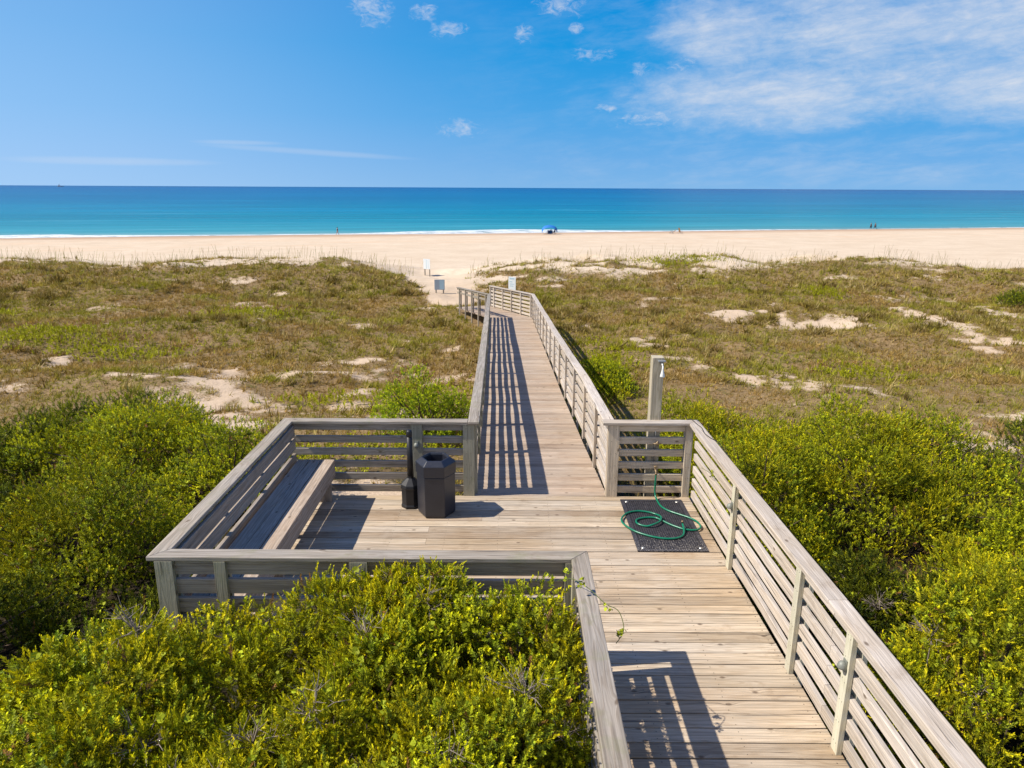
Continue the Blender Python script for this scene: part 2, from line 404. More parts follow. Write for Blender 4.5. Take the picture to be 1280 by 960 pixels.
def make_ocean():
    me = fast_mesh('ocean', np.array([(-90000, 120, SEA_Z), (90000, 120, SEA_Z), (90000, 120000, SEA_Z), (-90000, 120000, SEA_Z)], float), np.array([[0, 1, 2, 3]]))
    m, t, b = newmat('sea_water')
    geo = t.new('ShaderNodeNewGeometry').outputs['Position']; p = t.sep(geo)
    d = t.m('SUBTRACT', t.m('SUBTRACT', p[1], t.m('MULTIPLY', p[0], .22)), 178)
    ld = t.m('LOGARITHM', t.m('MAXIMUM', d, 1.), 10.)
    n = t.noise(t.comb(t.m('MULTIPLY', p[0], .004), t.m('MULTIPLY', p[1], .02), 0.), 1, 5, .6)
    n_far = t.noise(t.comb(t.m('MULTIPLY', p[0], .0006), t.m('MULTIPLY', p[1], .0022), 3.), 1, 4, .6)
    f = t.m('ADD', ld, t.lin(n, .3, .7, -.12, .12))
    c = t.ramp(t.lin(f, 0.3, 4.1, 0, 1), [(0, (.26, .40, .38)), (.24, (.045, .265, .30)), (.45, (.002, .19, .27)), (.62, (.0, .135, .265)), (.8, (.0, .098, .25)), (1., (.0, .070, .21))])
    st = t.noise(t.comb(t.m('MULTIPLY', p[0], .012), t.m('MULTIPLY', d, .13), 5.), 1, 5, .7); st2 = t.noise(t.comb(t.m('MULTIPLY', p[0], .0025), t.m('MULTIPLY', d, .018), 8.), 1, 5, .7)
    k = t.m('ADD', t.m('ADD', t.lin(st, .3, .7, -.16, .16), t.lin(st2, .3, .7, -.22, .22)), 1.)
    c = t.mix(1., c, t.comb(k, k, k), 'MULTIPLY')
    c = t.mix(t.m('MULTIPLY', t.ss(st, .60, .74), t.ss(d, 900, 20)), c, (.16, .34, .38))
    c = t.mix(t.lin(n_far, .35, .7, 0, .5), c, t.mix(1., c, (.6, .72, .82), 'MULTIPLY'))
    t.put(b.inputs['Base Color'], c)
    w1 = t.noise(t.comb(t.m('MULTIPLY', p[0], .05), t.m('MULTIPLY', p[1], .16), 0.), 1, 6, .6)
    w2 = t.noise(t.comb(t.m('MULTIPLY', p[0], .5), t.m('MULTIPLY', p[1], 1.1), 7.), 1, 4, .6)
    sw = t.noise(t.comb(t.m('MULTIPLY', p[0], .008), t.m('MULTIPLY', d, .06), 2.), 1, 3)
    h = t.m('ADD', t.m('MULTIPLY', w1, 1.6), t.m('ADD', t.m('MULTIPLY', w2, .22), t.m('MULTIPLY', sw, 2.)))
    t.put(b.inputs['Normal'], t.bump(h, .8, 1.)); b.inputs['Roughness'].default_value = .25
    b.inputs['Specular IOR Level'].default_value = .035; b.inputs['IOR'].default_value = 1.33
    tag(link_mesh('ocean', me, m), 'turquoise sea deepening to blue at the horizon', 'sea', kind='structure')
    # surf: thin foam sheets along the water's edge
    xs = np.arange(-320, 330, 1.5)
    rows = [-3.2, -1.5, 0., 2., 4.5, 7., 10.]
    wob = 3.0 * (fbm(xs * .03, xs * 0 + 3, 8) - .5) + 1.6 * (fbm(xs * .14, xs * 0 + 9, 4) - .5)
    thick = (.24 + .85 * sm(-150, -70, xs) * sm(40, -5, xs)) * (.25 + 1.4 * sm(.25, .8, fbm(xs * .018, xs * 0 + 1, 31)))
    V = []; A = []
    for j, r in enumerate(rows):
        Y = 178 + .25 * np.clip(xs, -300, 300) + wob + r * thick * (1.0 if r > 0 else .8)
        Z = np.maximum(SEA_Z, terr(xs, Y)) + .035 + (.22 * thick if j in (3, 4) else 0)
        V.append(np.stack([xs, Y, Z], 1)); A.append(np.full(len(xs), j / (len(rows) - 1.)))
    V = np.concatenate(V); A = np.concatenate(A); n = len(xs)
    i = np.arange(n * len(rows)).reshape(len(rows), n)
    f = np.stack([i[:-1, :-1], i[:-1, 1:], i[1:, 1:], i[1:, :-1]], -1).reshape(-1, 4)
    me = fast_mesh('surf', V, f)
    at = me.attributes.new('across', 'FLOAT', 'POINT'); at.data.foreach_set('value', A.astype(np.float32))
    m, t, b = newmat('sea_foam')
    geo = t.new('ShaderNodeNewGeometry').outputs['Position']; p = t.sep(geo)
    a = t.attr('across')['Fac']
    env = t.m('MULTIPLY', t.ss(a, 0., .12), t.m('SUBTRACT', 1, t.ss(a, .55, 1.)))
    n = t.noise(t.comb(t.m('MULTIPLY', p[0], .22), t.m('MULTIPLY', p[1], .9), 0.), 1, 5, .65)
    al = t.m('MULTIPLY', t.ss(t.m('ADD', n, t.m('MULTIPLY', env, .36)), .66, .92), .8)
    b.inputs['Base Color'].default_value = (.80, .82, .82, 1); b.inputs['Roughness'].default_value = .7
    t.put(b.inputs['Alpha'], al)
    tag(link_mesh('surf', me, m), 'white foam line where small waves reach the sand', 'surf', kind='structure')
make_ocean()

# ------------------------------------------------------------------ boardwalk
def rampz(Y): return 0. if Y < 8.5 else -.0675 * (Y - 8.5)
def xleft(Y): return np.interp(Y, [8.4, 15, 27.7, 30.2], [-.45, -.59, -.89, -.95])     # clear deck edge, left
def xright(Y): return np.interp(Y, [8.4, 11.1, 14.9, 30.2], [1.20, 1.12, 1.03, .80])
TURN = Vector((-.37, .929, 0)).normalized()

def make_boardwalk():
    root = empty('boardwalk', (.8, 6.8, 0))
    tag(root, 'wooden boardwalk from the near deck down to the sandy beach path', 'boardwalk')
    # platform and near walk
    d = MB(); nail = d
    y = 8.50; k = 0
    while y > .2:
        w = .137 + random.uniform(-.003, .003)
        y0 = y - w / 2
        x0, x1 = (-2.70, 2.262 + .012 * (8.5 - y0)) if y0 > 5.19 else (.60, 2.262 + .012 * (8.5 - y0))
        xs = [x0, x1]
        if y0 > 5.19 and k % 2 == 0:
            j = random.choice([-1.55, -.95, -.35, .85]); xs = [x0, j, x1]
        for a, bb in zip(xs[:-1], xs[1:]):
            zz = -.019 + random.uniform(-.0018, .0018); sl = random.uniform(-.003, .003)
            d.sweep([(a + .001, y0 - sl, zz), (bb - .001, y0 + sl, zz)], (0, 0, 1), w, .038)
        for jx in np.arange(-2.55, 2.3, .6):
            if jx < x0 or y0 < 2.6: continue
            for dv in (-.036, .036):
                nail.lathe((jx + random.uniform(-.008, .008), y0 + dv + random.uniform(-.006, .006), .0005), [(.0045, 0), (.0042, .0016)], 6, mi=1, cap=True)
        y -= w + random.uniform(.007, .012); k += 1
    d.build('deck_planks', [W_DECK, NAIL], root, .003)
    # sloping walk
    r = MB(); Y = 8.53
    while Y < 29.95:
        w = .137; Ym = Y + w / 2; z = rampz(Ym) - .021 + random.uniform(-.0015, .0015); sl = random.uniform(-.004, .004)
        r.sweep([(xleft(Ym) - .03, Ym - sl, z), (xright(Ym) + .03, Ym + sl, z)], (0, 0, 1), w, .038)
        Y += w + random.uniform(.008, .014)
    r.build('sloping_walk_planks', W_RAMP, root, .003)
    # last section, turned left towards the sand
    e = MB(); a0 = Vector((-.95, 29.98, 0)); b0 = Vector((.80, 29.98, 0)); n = 0
    side = Vector((TURN.y, -TURN.x, 0))
    # wedge boards
    s = .07
    while s < 5.3:
        z = -1.475 - .055 * s
        cr = b0 + TURN * s; cl = a0 + TURN * (s - .66)
        if s - .66 < 0: cl = a0 + (cr - a0) * 0 + Vector((0.0, .0, 0)) + (b0 - a0) * max(0., (.66 - s) / .66) * .98
        if (cr - cl).length > .12:
            e.sweep([(cl.x, cl.y, z), (cr.x, cr.y, z)], (0, 0, 1), .132, .038)
        s += .145
    e.build('beach_end_planks', W_RAMP, root, .003)
    # under-structure
    b = MB()
    b.box((-.22, 8.53, -.15), (5.1, .038, .22)); b.box((-1.1, 5.13, -.15), (3.4, .038, .22)); b.box((-2.72, 6.83, -.15), (.038, 3.3, .22))
    for jx in np.arange(-2.4, 2.3, .6):
        b.box((jx, (6.85 if jx < .55 else 4.35), -.15), (.038, (3.25 if jx < .55 else 8.2), .2))
    b.build('floor_joists', W_GREY, root)
    sb = MB()
    for f in (xleft, xright):
        sg = -1 if f is xleft else 1
        sb.sweep([(f(Y) + sg * .01 - sg * .03, Y, rampz(Y) - .14) for Y in (8.6, 11.1, 15, 20, 25, 29.9)], (0, 0, 1), .038, .19)
    sb.build('stringer', W_GREY, root)
    for (px, py) in [(-2.6, 5.3), (-2.6, 8.3), (-.9, 5.3), (-.9, 8.3), (.75, 5.3), (.75, 2.0), (2.15, 2.0), (2.15, 5.3), (2.15, 8.3)]:
        p = MB(); zb = float(terr(px, py)) - .25
        p.box((px, py, (zb - .25) / 2), (.13, .13, -.25 - zb)); p.build('support_post', W_GREY, root)
    for Y in np.arange(11, 30, 2.9):
        for f in (xleft, xright):
            p = MB(); zb = float(terr(f(Y), Y)) - .25; zt = rampz(Y) - .24
            if zt - zb > .1:
                p.box((float(f(Y)), Y, (zb + zt) / 2), (.1, .1, zt - zb)); p.build('support_post', W_GREY, root)
    return root
make_boardwalk()

BOARD_Z = [.912, .745, .58, .415, .25, .085]
def railing(label, pts, inner, posts, mats, lights=(), boards=BOARD_Z, cap_ext=(0, 0), cap_mi=(None, None), sub=1.4, wob=.010, board_t=.038, outer_posts=True, capw=.14, shell=True, inner_posts=True, big=(), cap_off=0., board_w=.089):
    """pts: polyline of (x,y,z_deck) along the rail boards; inner: +1 deck on the left of travel, -1 on the right; posts: distances along"""
    P = [Vector(p) for p in pts]; seg = [(P[i + 1] - P[i]).length for i in range(len(P) - 1)]; Ltot = sum(seg)
    mb_cap, mb_board, mb_post = mats
    def at(s):
        s0 = s
        for i, L in enumerate(seg):
            if s <= L or i == len(seg) - 1:
                d = (P[i + 1] - P[i]) / L; return P[i] + d * s, d
            s -= L
    def sidev(d):
        v = Vector((-d.y, d.x, 0)).normalized(); return v * inner
    root = empty('railing', tuple(P[0])); tag(root, label, 'railing', 'timber railings along the boardwalk')
    n = max(1, int(round(Ltot / sub))); ss_ = [Ltot * i / n for i in range(n + 1)]
    # cap: one or more lengths
    cap = MB(); cpts = []
    for i, s in enumerate(ss_):
        p, d = at(s); q = p + Vector((0, 0, .981)) + sidev(d) * (.012 + cap_off)
        if i == 0: q -= d * cap_ext[0]
        if i == n: q += d * cap_ext[1]
        if 0 < i < n: q += sidev(d) * random.uniform(-wob, wob) * .4 + Vector((0, 0, random.uniform(-wob, wob) * .3))
        cpts.append(q)
    i0 = 0; per = 3 if sub < 3 else 1
    while i0 < n:
        i1 = min(n, i0 + per); part = [Vector(q) for q in cpts[i0:i1 + 1]]
        if i1 < n:
            dd = (part[-1] - part[-2]).normalized(); part[-1] = part[-1] - dd * .0015
        cap.sweep(part, (0, 0, 1), capw, .038, cut0=cap_mi[0] if i0 == 0 else None, cut1=cap_mi[1] if i1 == n else None)
        i0 = i1
    cap.build('cap_rail', mb_cap, root, .006)
    for z in boards:
        b = MB(); bp = []
        for i, s in enumerate(ss_):
            p, d = at(min(max(s, .012), Ltot - .012)); q = p + Vector((0, 0, z))
            if 0 < i < n: q += Vector((0, 0, random.uniform(-wob, wob))) + sidev(d) * random.uniform(-wob, wob) * .5
            bp.append(q)
        i0 = 0
        while i0 < n:
            i1 = min(n, i0 + per); part = [Vector(q) for q in bp[i0:i1 + 1]]
            if i1 < n: part[-1] = part[-1] - (part[-1] - part[-2]).normalized() * .003
            b.sweep(part, (0, 0, 1), board_t, board_w, rnd=random.random())
            i0 = i1
        b.build('rail_board', mb_board, root, .004)
    for k, s in enumerate(posts):
        p, d = at(s); sv = sidev(d); pm = MB()
        wd = .14 if k in big else .089
        off = board_t / 2 + .0215
        zb = float(terr(p.x, p.y)) - .2
        if inner_posts:
            q = p + sv * off; pm.sweep([q + Vector((0, 0, .001 if shell else -.05)), q + Vector((0, 0, .961))], d, .038, wd)
            if sub < 3 or True:
                for z in boards:
                    for e in (-.2, .2):
                        c_ = q + sv * .019 + d * (e * wd) + Vector((0, 0, z + random.uniform(-.012, .012)))
                        pm.tube([c_ - sv * .002, c_ + sv * .0012], .0045, 6, mi=1)
        if outer_posts:
            q = p - sv * off; pm.sweep([Vector((q.x, q.y, zb)), q + Vector((0, 0, .961))], d, .038, wd)
        po = pm.build('post', [mb_post, NAIL], root, .004)
        if k in lights:
            q = p + sv * (off + .021) + Vector((0, 0, .70)); lm = MB()
            for j in range(1):
                prof = [(.004, .048), (.018, .043), (.029, .028), (.033, .010), (.033, 0.)]
                lm.lathe(q + sv * .022 + Vector((0, 0, -.02)), prof[::-1], 14)
                lm.sweep([q + Vector((0, 0, -.05)), q + Vector((0, 0, .04))], sv, .05, .012)
            o = lm.build('post_light', LIGHT_SHELL, po)
    return root

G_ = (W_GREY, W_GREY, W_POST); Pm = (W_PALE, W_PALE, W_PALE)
# right side of the near walk
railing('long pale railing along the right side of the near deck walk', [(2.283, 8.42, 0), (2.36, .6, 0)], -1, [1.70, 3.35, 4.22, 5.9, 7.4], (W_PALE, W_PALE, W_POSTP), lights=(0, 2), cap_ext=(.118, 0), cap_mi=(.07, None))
# behind the shower mat
railing('short pale railing behind the black mat and below the shower post', [(1.215, 8.55, 0), (2.285, 8.55, 0)], -1, [.06, 1.0], (W_PALE, W_PALE_LIT, W_PALE_LIT), sub=2.4, cap_ext=(.085, -.014), cap_mi=(None, -.07), big=(0,))
# back of the seating bay
railing('grey railing at the back of the seating bay behind the black bins', [(-2.83, 8.55, 0), (-.47, 8.55, 0)], -1, [1.64, 2.29], (W_GREY, W_GREY, W_POST), lights=(0,), sub=2.4, cap_ext=(-.04, -.078), cap_mi=(.07, None), big=(0, 1))
# near side of the seating bay
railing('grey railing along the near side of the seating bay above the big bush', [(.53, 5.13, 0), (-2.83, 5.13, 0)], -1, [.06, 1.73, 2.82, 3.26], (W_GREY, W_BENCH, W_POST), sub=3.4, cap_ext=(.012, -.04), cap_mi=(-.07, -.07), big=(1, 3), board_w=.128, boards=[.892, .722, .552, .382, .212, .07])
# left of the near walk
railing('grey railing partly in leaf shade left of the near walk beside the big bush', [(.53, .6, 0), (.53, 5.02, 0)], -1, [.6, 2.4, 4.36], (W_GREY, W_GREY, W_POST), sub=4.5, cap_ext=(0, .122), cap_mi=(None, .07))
# far walk, both sides
Yr = [8.62, 11.1, 14.9, 19, 24, 29.75]
railing('long pale railing down the right side of the sloping walk', [(1.245 + {8.62: -.005, 11.1: .06, 14.9: .045, 19: .03, 24: .01, 29.75: .0}[y] + float(xright(y)) - 1.2, y, rampz(y)) for y in Yr], 1, [1.1 + 1.52 * i for i in range(14)], Pm, cap_ext=(.02, .03), wob=.012, boards=BOARD_Z)
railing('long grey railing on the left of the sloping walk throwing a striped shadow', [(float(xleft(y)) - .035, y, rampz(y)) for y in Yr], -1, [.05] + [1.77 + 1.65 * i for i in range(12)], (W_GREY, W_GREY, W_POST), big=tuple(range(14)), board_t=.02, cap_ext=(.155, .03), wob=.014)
# beach end
pr0 = Vector((.85, 29.85, -1.45)); pr1 = pr0 + TURN * 5.2 + Vector((0, 0, -.29))
railing('pale railing at the beach end turning left below the white sign', [pr0, pr1], 1, [.15, 1.25, 2.35, 3.45, 4.6, 5.1], Pm, sub=1.8, wob=.012)
pl0 = Vector((-1.0, 29.9, -1.47)); pl1 = pl0 + TURN * 4.3 + Vector((0, 0, -.25))
railing('dark grey railing at the beach end turning left above the dune grass', [pl0, pl1], -1, [.25, 1.2, 2.1, 3.0, 3.9], (W_GREY, W_GREY, W_GREY), sub=1.5, boards=BOARD_Z[:2], wob=.012)

# left rail that carries the bench back
def bench_rail():
    root = empty('railing', (-2.79, 6.8, 0)); tag(root, 'grey railing with wide back planks behind the wooden bench', 'railing', 'timber railings along the boardwalk')
    c = MB(); c.sweep([(-2.79, 5.142, .981), (-2.79, 6.9, .983), (-2.79, 8.538, .981)], (0, 0, 1), .14, .038, cut0=.07, cut1=-.07); c.build('cap_rail', W_GREY, root, .006)
    for z in (.87, .70, .50):
        b = MB(); b.sweep([(-2.725, 5.17, z), (-2.722 + random.uniform(-.006, .006), 6.8, z + random.uniform(-.006, .006)), (-2.725, 8.50, z)], (0, 0, 1), .038, .14); b.build('back_plank', W_BENCH, root, .004)
    for z in (.26, .09):
        b = MB(); b.sweep([(-2.785, 5.17, z), (-2.785, 8.5, z)], (0, 0, 1), .038, .089); b.build('rail_board', W_GREY, root, .004)
    for y in (5.3, 6.3, 7.3, 8.36):
        p = MB(); zb = float(terr(-2.8, y)) - .2
        p.box((-2.785, y, (zb + .2) / 2), (.038, .089, .0001 + .2 - zb)) if False else None
        p.box((-2.826, y, (zb + .96) / 2), (.04, .089, .96 - zb)); p.build('post', W_POST, root, .004)
bench_rail()

def bench():
    root = empty('bench', (-2.36, 6.75, 0)); tag(root, 'long built-in wooden bench with a sunlit front plank', 'bench')
    for i, x in enumerate((-2.572, -2.424)):
        s = MB(); s.sweep([(x, 5.22, .521), (x + random.uniform(-.003, .003), 6.8, .522), (x, 8.36, .521)], (0, 0, 1), .142, .038); s.build('seat_plank', W_BENCH, root, .004)
    s = MB(); s.sweep([(-2.268, 5.22, .522), (-2.268, 8.36, .522)], (0, 0, 1), .15, .038); s.build('seat_plank', W_RAMP, root, .005)['label'] = 'pale sunlit front seat plank'
    a = MB(); a.sweep([(-2.212, 5.22, .408), (-2.212, 8.36, .408)], (0, 0, 1), .036, .185); a.build('front_apron', W_BENCH, root, .004)
    for y in (5.3, 6.35, 8.30):
        l = MB(); l.sweep([(-2.43, y, 0.001), (-2.43, y, .501)], (0, 1, 0), .38, .038); l.build('leg', W_BENCH, root, .004)
bench()

# ------------------------------------------------------------------ bins
def hexbin():
    root = empty('trash_bin', (-.905, 8.03, 0)); tag(root, 'black hexagonal trash bin with an open top and slanted rim', 'trash bin')
    c = (-.905, 8.03, 0); R = .235; rot = 0
    b = MB(); b.lathe(c, [(R * .93, .002), (R * .97, .03), (R * .985, .50), (R * .985, .515)], 6, smooth=False); b.build('body', BLACK_PL, root, .008)
    l = MB(); l.lathe(c, [(R * .985, .518), (R * 1.03, .522), (R * 1.03, .652), (R * 1.0, .662), (R * .74, .712), (R * .66, .712), (R * .62, .69), (R * .6, .56)], 6, smooth=False, cap=False); l.build('lid', BLACK_PL, root, .006)
    i = MB(); i.lathe(c, [(R * .6, .56), (R * .6, .52)], 6, smooth=False); i.build('liner', BLACK_IN, root)
hexbin()

def smoker():
    c = (-1.235, 8.2, 0); root = empty('ash_bin', c); tag(root, 'slim black cigarette receptacle with a tall neck', 'ash bin')
    r8 = math.pi / 8
    b = MB(); b.lathe(c, [(.125, .002), (.128, .03), (.118, .05), (.118, .24), (.128, .255), (.128, .275)], 8, rot=r8, smooth=False); b.build('base', CHARC, root, .004)
    d = MB(); d.lathe(c, [(.128, .277), (.12, .30), (.075, .345), (.042, .375), (.040, .40)], 8, rot=r8, smooth=False); d.build('shoulder', CHARC, root, .004)
    n = MB(); n.lathe(c, [(.040, .40), (.035, .62), (.033, .90)], 12); n.build('neck', CHARC, root)
    k = MB(); k.lathe(c, [(.033, .90), (.035, .91), (.036, .965), (.028, .982), (.008, .987)], 12); k.build('cap', CHARC, root)
smoker()

# ------------------------------------------------------------------ shower corner
def shower():
    x, y = 1.80, 8.665; root = empty('outdoor_shower', (x, y, 0)); tag(root, 'tall square wooden post with a small white shower head', 'shower')
    zb = float(terr(x, y)) - .2
    p = MB(); p.sweep([(x, y, zb), (x - .005, y, 1.80)], (0, 1, 0), .142, .142); p.build('post', W_SHOW, root, .007)
    t = MB(); t.tube([(x + .01, y - .085, .33), (x + .01, y - .086, .80), (x + .01, y - .085, .945)], .009); t.build('pipe', CHROME, root)
    v = MB(); yb = 8.525
    v.lathe((x + .02, yb - .035, .725), [(.014, -.02), (.022, -.012), (.022, .012), (.014, .02)], 10); v.tube([(x - .03, yb - .045, .725), (x + .07, yb - .045, .725)], .007); v.tube([(x + .02, yb - .045, .69), (x + .02, yb - .045, .76)], .007); v.tube([(x + .02, yb, .725), (x + .02, yb - .04, .725)], .009)
    v.build('valve_handle', BRASS, root)
    h = MB(); h.tube([(x + .03, y - .07, 1.73), (x + .03, y - .13, 1.735), (x + .035, y - .16, 1.71)], .009); h.lathe((x + .035, y - .16, 1.58), [(.03, 0), (.031, .012), (.02, .05), (.011, .10), (.010, .135)], 14); h.build('shower_head', WHITE_PL, root)
    c = MB(); c.box((x + .03, y - .10, 1.765), (.09, .07, .016)); c.build('bracket', DULL, root, .003)
    f = MB(); f.tube([(x + .015, yb, .375), (x + .015, yb - .05, .375), (x + .018, yb - .075, .36), (x + .018, yb - .08, .325)], .012); f.tube([(x + .015, yb - .04, .375), (x + .015, yb - .04, .41)], .007); f.lathe((x + .015, yb - .04, .41), [(.02, 0), (.024, .004), (.024, .012), (.02, .016)], 10); f.build('tap', BRASS, root)
shower()

def mat_():
    m = MB(); x0, x1, y0, y1 = 1.372, 2.142, 7.05, 8.385
    # perforated rubber mat: a border and a lattice of bars
    for a, b_, c, d in ((x0, x1, y0, y0 + .045), (x0, x1, y1 - .045, y1), (x0, x0 + .045, y0 + .045, y1 - .045), (x1 - .045, x1, y0 + .045, y1 - .045)):
        m.box(((a + b_) / 2, (c + d) / 2, .0075), (b_ - a, d - c, .013))
    nx, ny = 26, 46; ux = (x1 - x0 - .09) / nx; uy = (y1 - y0 - .09) / ny
    for i in range(1, nx): m.box((x0 + .045 + i * ux, (y0 + y1) / 2, .0065), (.0125, y1 - y0 - .09, .0085))
    for j in range(1, ny): m.box(((x0 + x1) / 2, y0 + .045 + j * uy, .0075), (x1 - x0 - .09, .0125, .0085))
    rub, t, b = newmat('mat_rubber')
    geo = t.new('ShaderNodeNewGeometry').outputs['Position']; p = t.sep(geo)
    n = t.noise(geo, 22, 5, .7); n2 = t.noise(geo, 70, 3); sand_end = t.ss(p[1], 7.75, 7.05)
    c = t.mix(t.lin(n, .3, .7, 0, 1), (.018, .017, .022), (.055, .052, .06))
    c = t.mix(t.m('MULTIPLY', t.ss(t.m('ADD', n2, t.m('MULTIPLY', sand_end, .13)), .65, .76), .6), c, (.42, .38, .33))
    t.put(b.inputs['Base Color'], c); b.inputs['Roughness'].default_value = .6
    root = empty('rubber_mat', (1.757, 7.72, 0)); tag(root, 'black perforated rubber mat under the coiled green hose', 'mat')
    m.build('mat_grid', rub, root)
    for x in (x0 + .07, x1 - .07):
        for y in (y0 + .07, y1 - .07):
            w = MB(); w.lathe((x, y, .013), [(.022, 0), (.022, .003), (.008, .004), (.007, .007)], 12); w.build('washer', CHROME, root)
mat_()

def smooth_pts(pts, n):
    P = [Vector(p) for p in pts]; out = []
    for i in range(len(P) - 1):
        p0 = P[max(i - 1, 0)]; p1 = P[i]; p2 = P[i + 1]; p3 = P[min(i + 2, len(P) - 1)]
        for k in range(n):
            t = k / n
            out.append(.5 * ((2 * p1) + (p2 - p0) * t + (2 * p0 - 5 * p1 + 4 * p2 - p3) * t * t + (3 * p1 - p0 - 3 * p2 + p3) * t ** 3))
    out.append(P[-1]); return out

def hose():
    fl = [(1.828, 8.34), (1.835, 8.20), (1.865, 8.10), (1.926, 8.014), (2.021, 7.929), (2.114, 7.845), (2.177, 7.749), (2.195, 7.627), (2.157, 7.547), (2.085, 7.52), (1.994, 7.54), (1.932, 7.584), (1.852, 7.663), (1.774, 7.758), (1.714, 7.826), (1.618, 7.845), (1.513, 7.81), (1.469, 7.754), (1.478, 7.673), (1.565, 7.615), (1.65, 7.621), (1.739, 7.703), (1.773, 7.813), (1.745, 7.926), (1.645, 7.997), (1.523, 8.019), (1.401, 7.965), (1.322, 7.85), (1.299, 7.739), (1.326, 7.631), (1.411, 7.487), (1.536, 7.386), (1.664, 7.325), (1.778, 7.309), (1.877, 7.335), (1.945, 7.403), (1.971, 7.493), (1.977, 7.598)]
    pts = [(1.818, 8.445, .33), (1.816, 8.443, .22), (1.815, 8.44, .11), (1.82, 8.41, .05)]
    for i, (a, b) in enumerate(fl):
        z = .026
        if 13 <= i <= 14: z = .03
        if 20 <= i <= 22: z = .047
        if i >= 36: z = .026 + .02 * (i - 35)
        pts.append((a, b, z))
    m = MB(); m.tube(smooth_pts(pts, 5), .0115, 10); root = empty('garden_hose', (1.8, 7.7, 0)); tag(root, 'green garden hose coiled on the black mat', 'hose')
    m.build('hose_tube', HOSE_M, root)
    e = MB(); e.tube([(1.977, 7.598, .084), (1.978, 7.625, .09)], .013); e.build('hose_coupling', BRASS, root)
    e = MB(); e.tube([(1.818, 8.445, .325), (1.818, 8.445, .352)], .015); e.build('hose_coupling', BRASS, root)
hose()

def cable():
    c = [(2.20, 8.60, 1.004), (2.255, 8.60, 1.006), (2.275, 8.45, 1.005), (2.30, 8.28, 1.005), (2.285, 8.08, 1.005), (2.31, 7.92, 1.005), (2.35, 7.80, 1.006), (2.362, 7.66, 1.004), (2.368, 7.45, .985), (2.372, 7.2, .93)]
    m = MB(); m.tube(smooth_pts(c, 5), .0045, 6); tag(m.build('cable', CABLE_M), 'thin black cable lying on the right railing cap', 'cable')
cable()

# ------------------------------------------------------------------ foliage
def rot_to(dirs, roll):
    """(N,3,3): local z -> dirs"""
    d = dirs / np.linalg.norm(dirs, axis=1, keepdims=True)
    ref = np.where(np.abs(d[:, 2:3]) < .95, np.array([[0, 0, 1.]]), np.array([[1., 0, 0]]))
    x = np.cross(ref, d); x /= np.linalg.norm(x, axis=1, keepdims=True); y = np.cross(d, x)
    c, s = np.cos(roll)[:, None], np.sin(roll)[:, None]
    return np.stack([x * c + y * s, -x * s + y * c, d], axis=2)

def leaf_quad(base, tip, width, nrm, fold=.25):
    base = np.array(base, float); tip = np.array(tip, float); a = tip - base; L = np.linalg.norm(a); a /= L
    s = np.cross(a, nrm); s /= np.linalg.norm(s) + 1e-9; n = np.cross(s, a)
    mid = base + a * L * .5
    return [base, mid + s * width / 2 + n * width * fold, tip, mid - s * width / 2 + n * width * fold]

def tmpl_juniper(rng, n=32):
    """a pointed feathery plume: short scale sprays close round a shoot"""
    Q = []
    lean = rng.normal(0, .10, 2)
    for i in range(n):
        h = .02 + .98 * (i / (n - 1)); an = i * 2.4 + rng.uniform(-.5, .5); L = (.29 - .17 * h) * rng.uniform(.75, 1.3)
        el = .80 + .50 * h + rng.uniform(-.25, .25)
        d = np.array([math.cos(an) * math.cos(el), math.sin(an) * math.cos(el), math.sin(el)])
        b = np.array([lean[0] * h * h, lean[1] * h * h, h * .86])
        Q.append(leaf_quad(b, b + d * L, .060 * rng.uniform(.7, 1.25), np.array([-d[1], d[0], .3]) + rng.normal(0, .5, 3), .1))
    return np.array(Q)

def tmpl_broad(rng, n=20, lw=.098, L0=.25):
    Q = []
    for i in range(n):
        h = .25 + .75 * (i / (n - 1)); an = i * 2.4 + rng.uniform(-.3, .3); L = L0 * rng.uniform(.75, 1.15) * (1.05 - .35 * h)
        el = .25 + .75 * h + rng.uniform(-.2, .2)
        d = np.array([math.cos(an) * math.cos(el), math.sin(an) * math.cos(el), math.sin(el)])
        b = np.array([0, 0, h * .8])
        up = np.array([0, 0, 1.]); nn = up - d * d.dot(up) + rng.normal(0, .15, 3)
        Q.append(leaf_quad(b, b + d * L, lw * rng.uniform(.8, 1.2), nn, .18))
    return np.array(Q)

def tmpl_grass(rng, n=8):
    """tris"""
    Q = []
    for i in range(n):
        an = rng.uniform(0, 6.28); le = rng.uniform(.15, 1.1); L = rng.uniform(.55, 1.05)
        d = np.array([math.cos(an) * math.sin(le), math.sin(an) * math.sin(le), math.cos(le)])
        b = np.array([rng.uniform(-.12, .12), rng.uniform(-.12, .12), 0]); s = np.array([-math.sin(an), math.cos(an), 0]) * .045
        Q.append([b - s, b + s, b + d * L])
    return np.array(Q)

_r = np.random.default_rng(3)
JUN = [tmpl_juniper(_r) for _ in range(5)]; BRO = [tmpl_broad(_r) for _ in range(5)]; VIN = [tmpl_broad(_r, 5, .5, .62) for _ in range(3)]
GRA = [tmpl_grass(_r) for _ in range(8)]

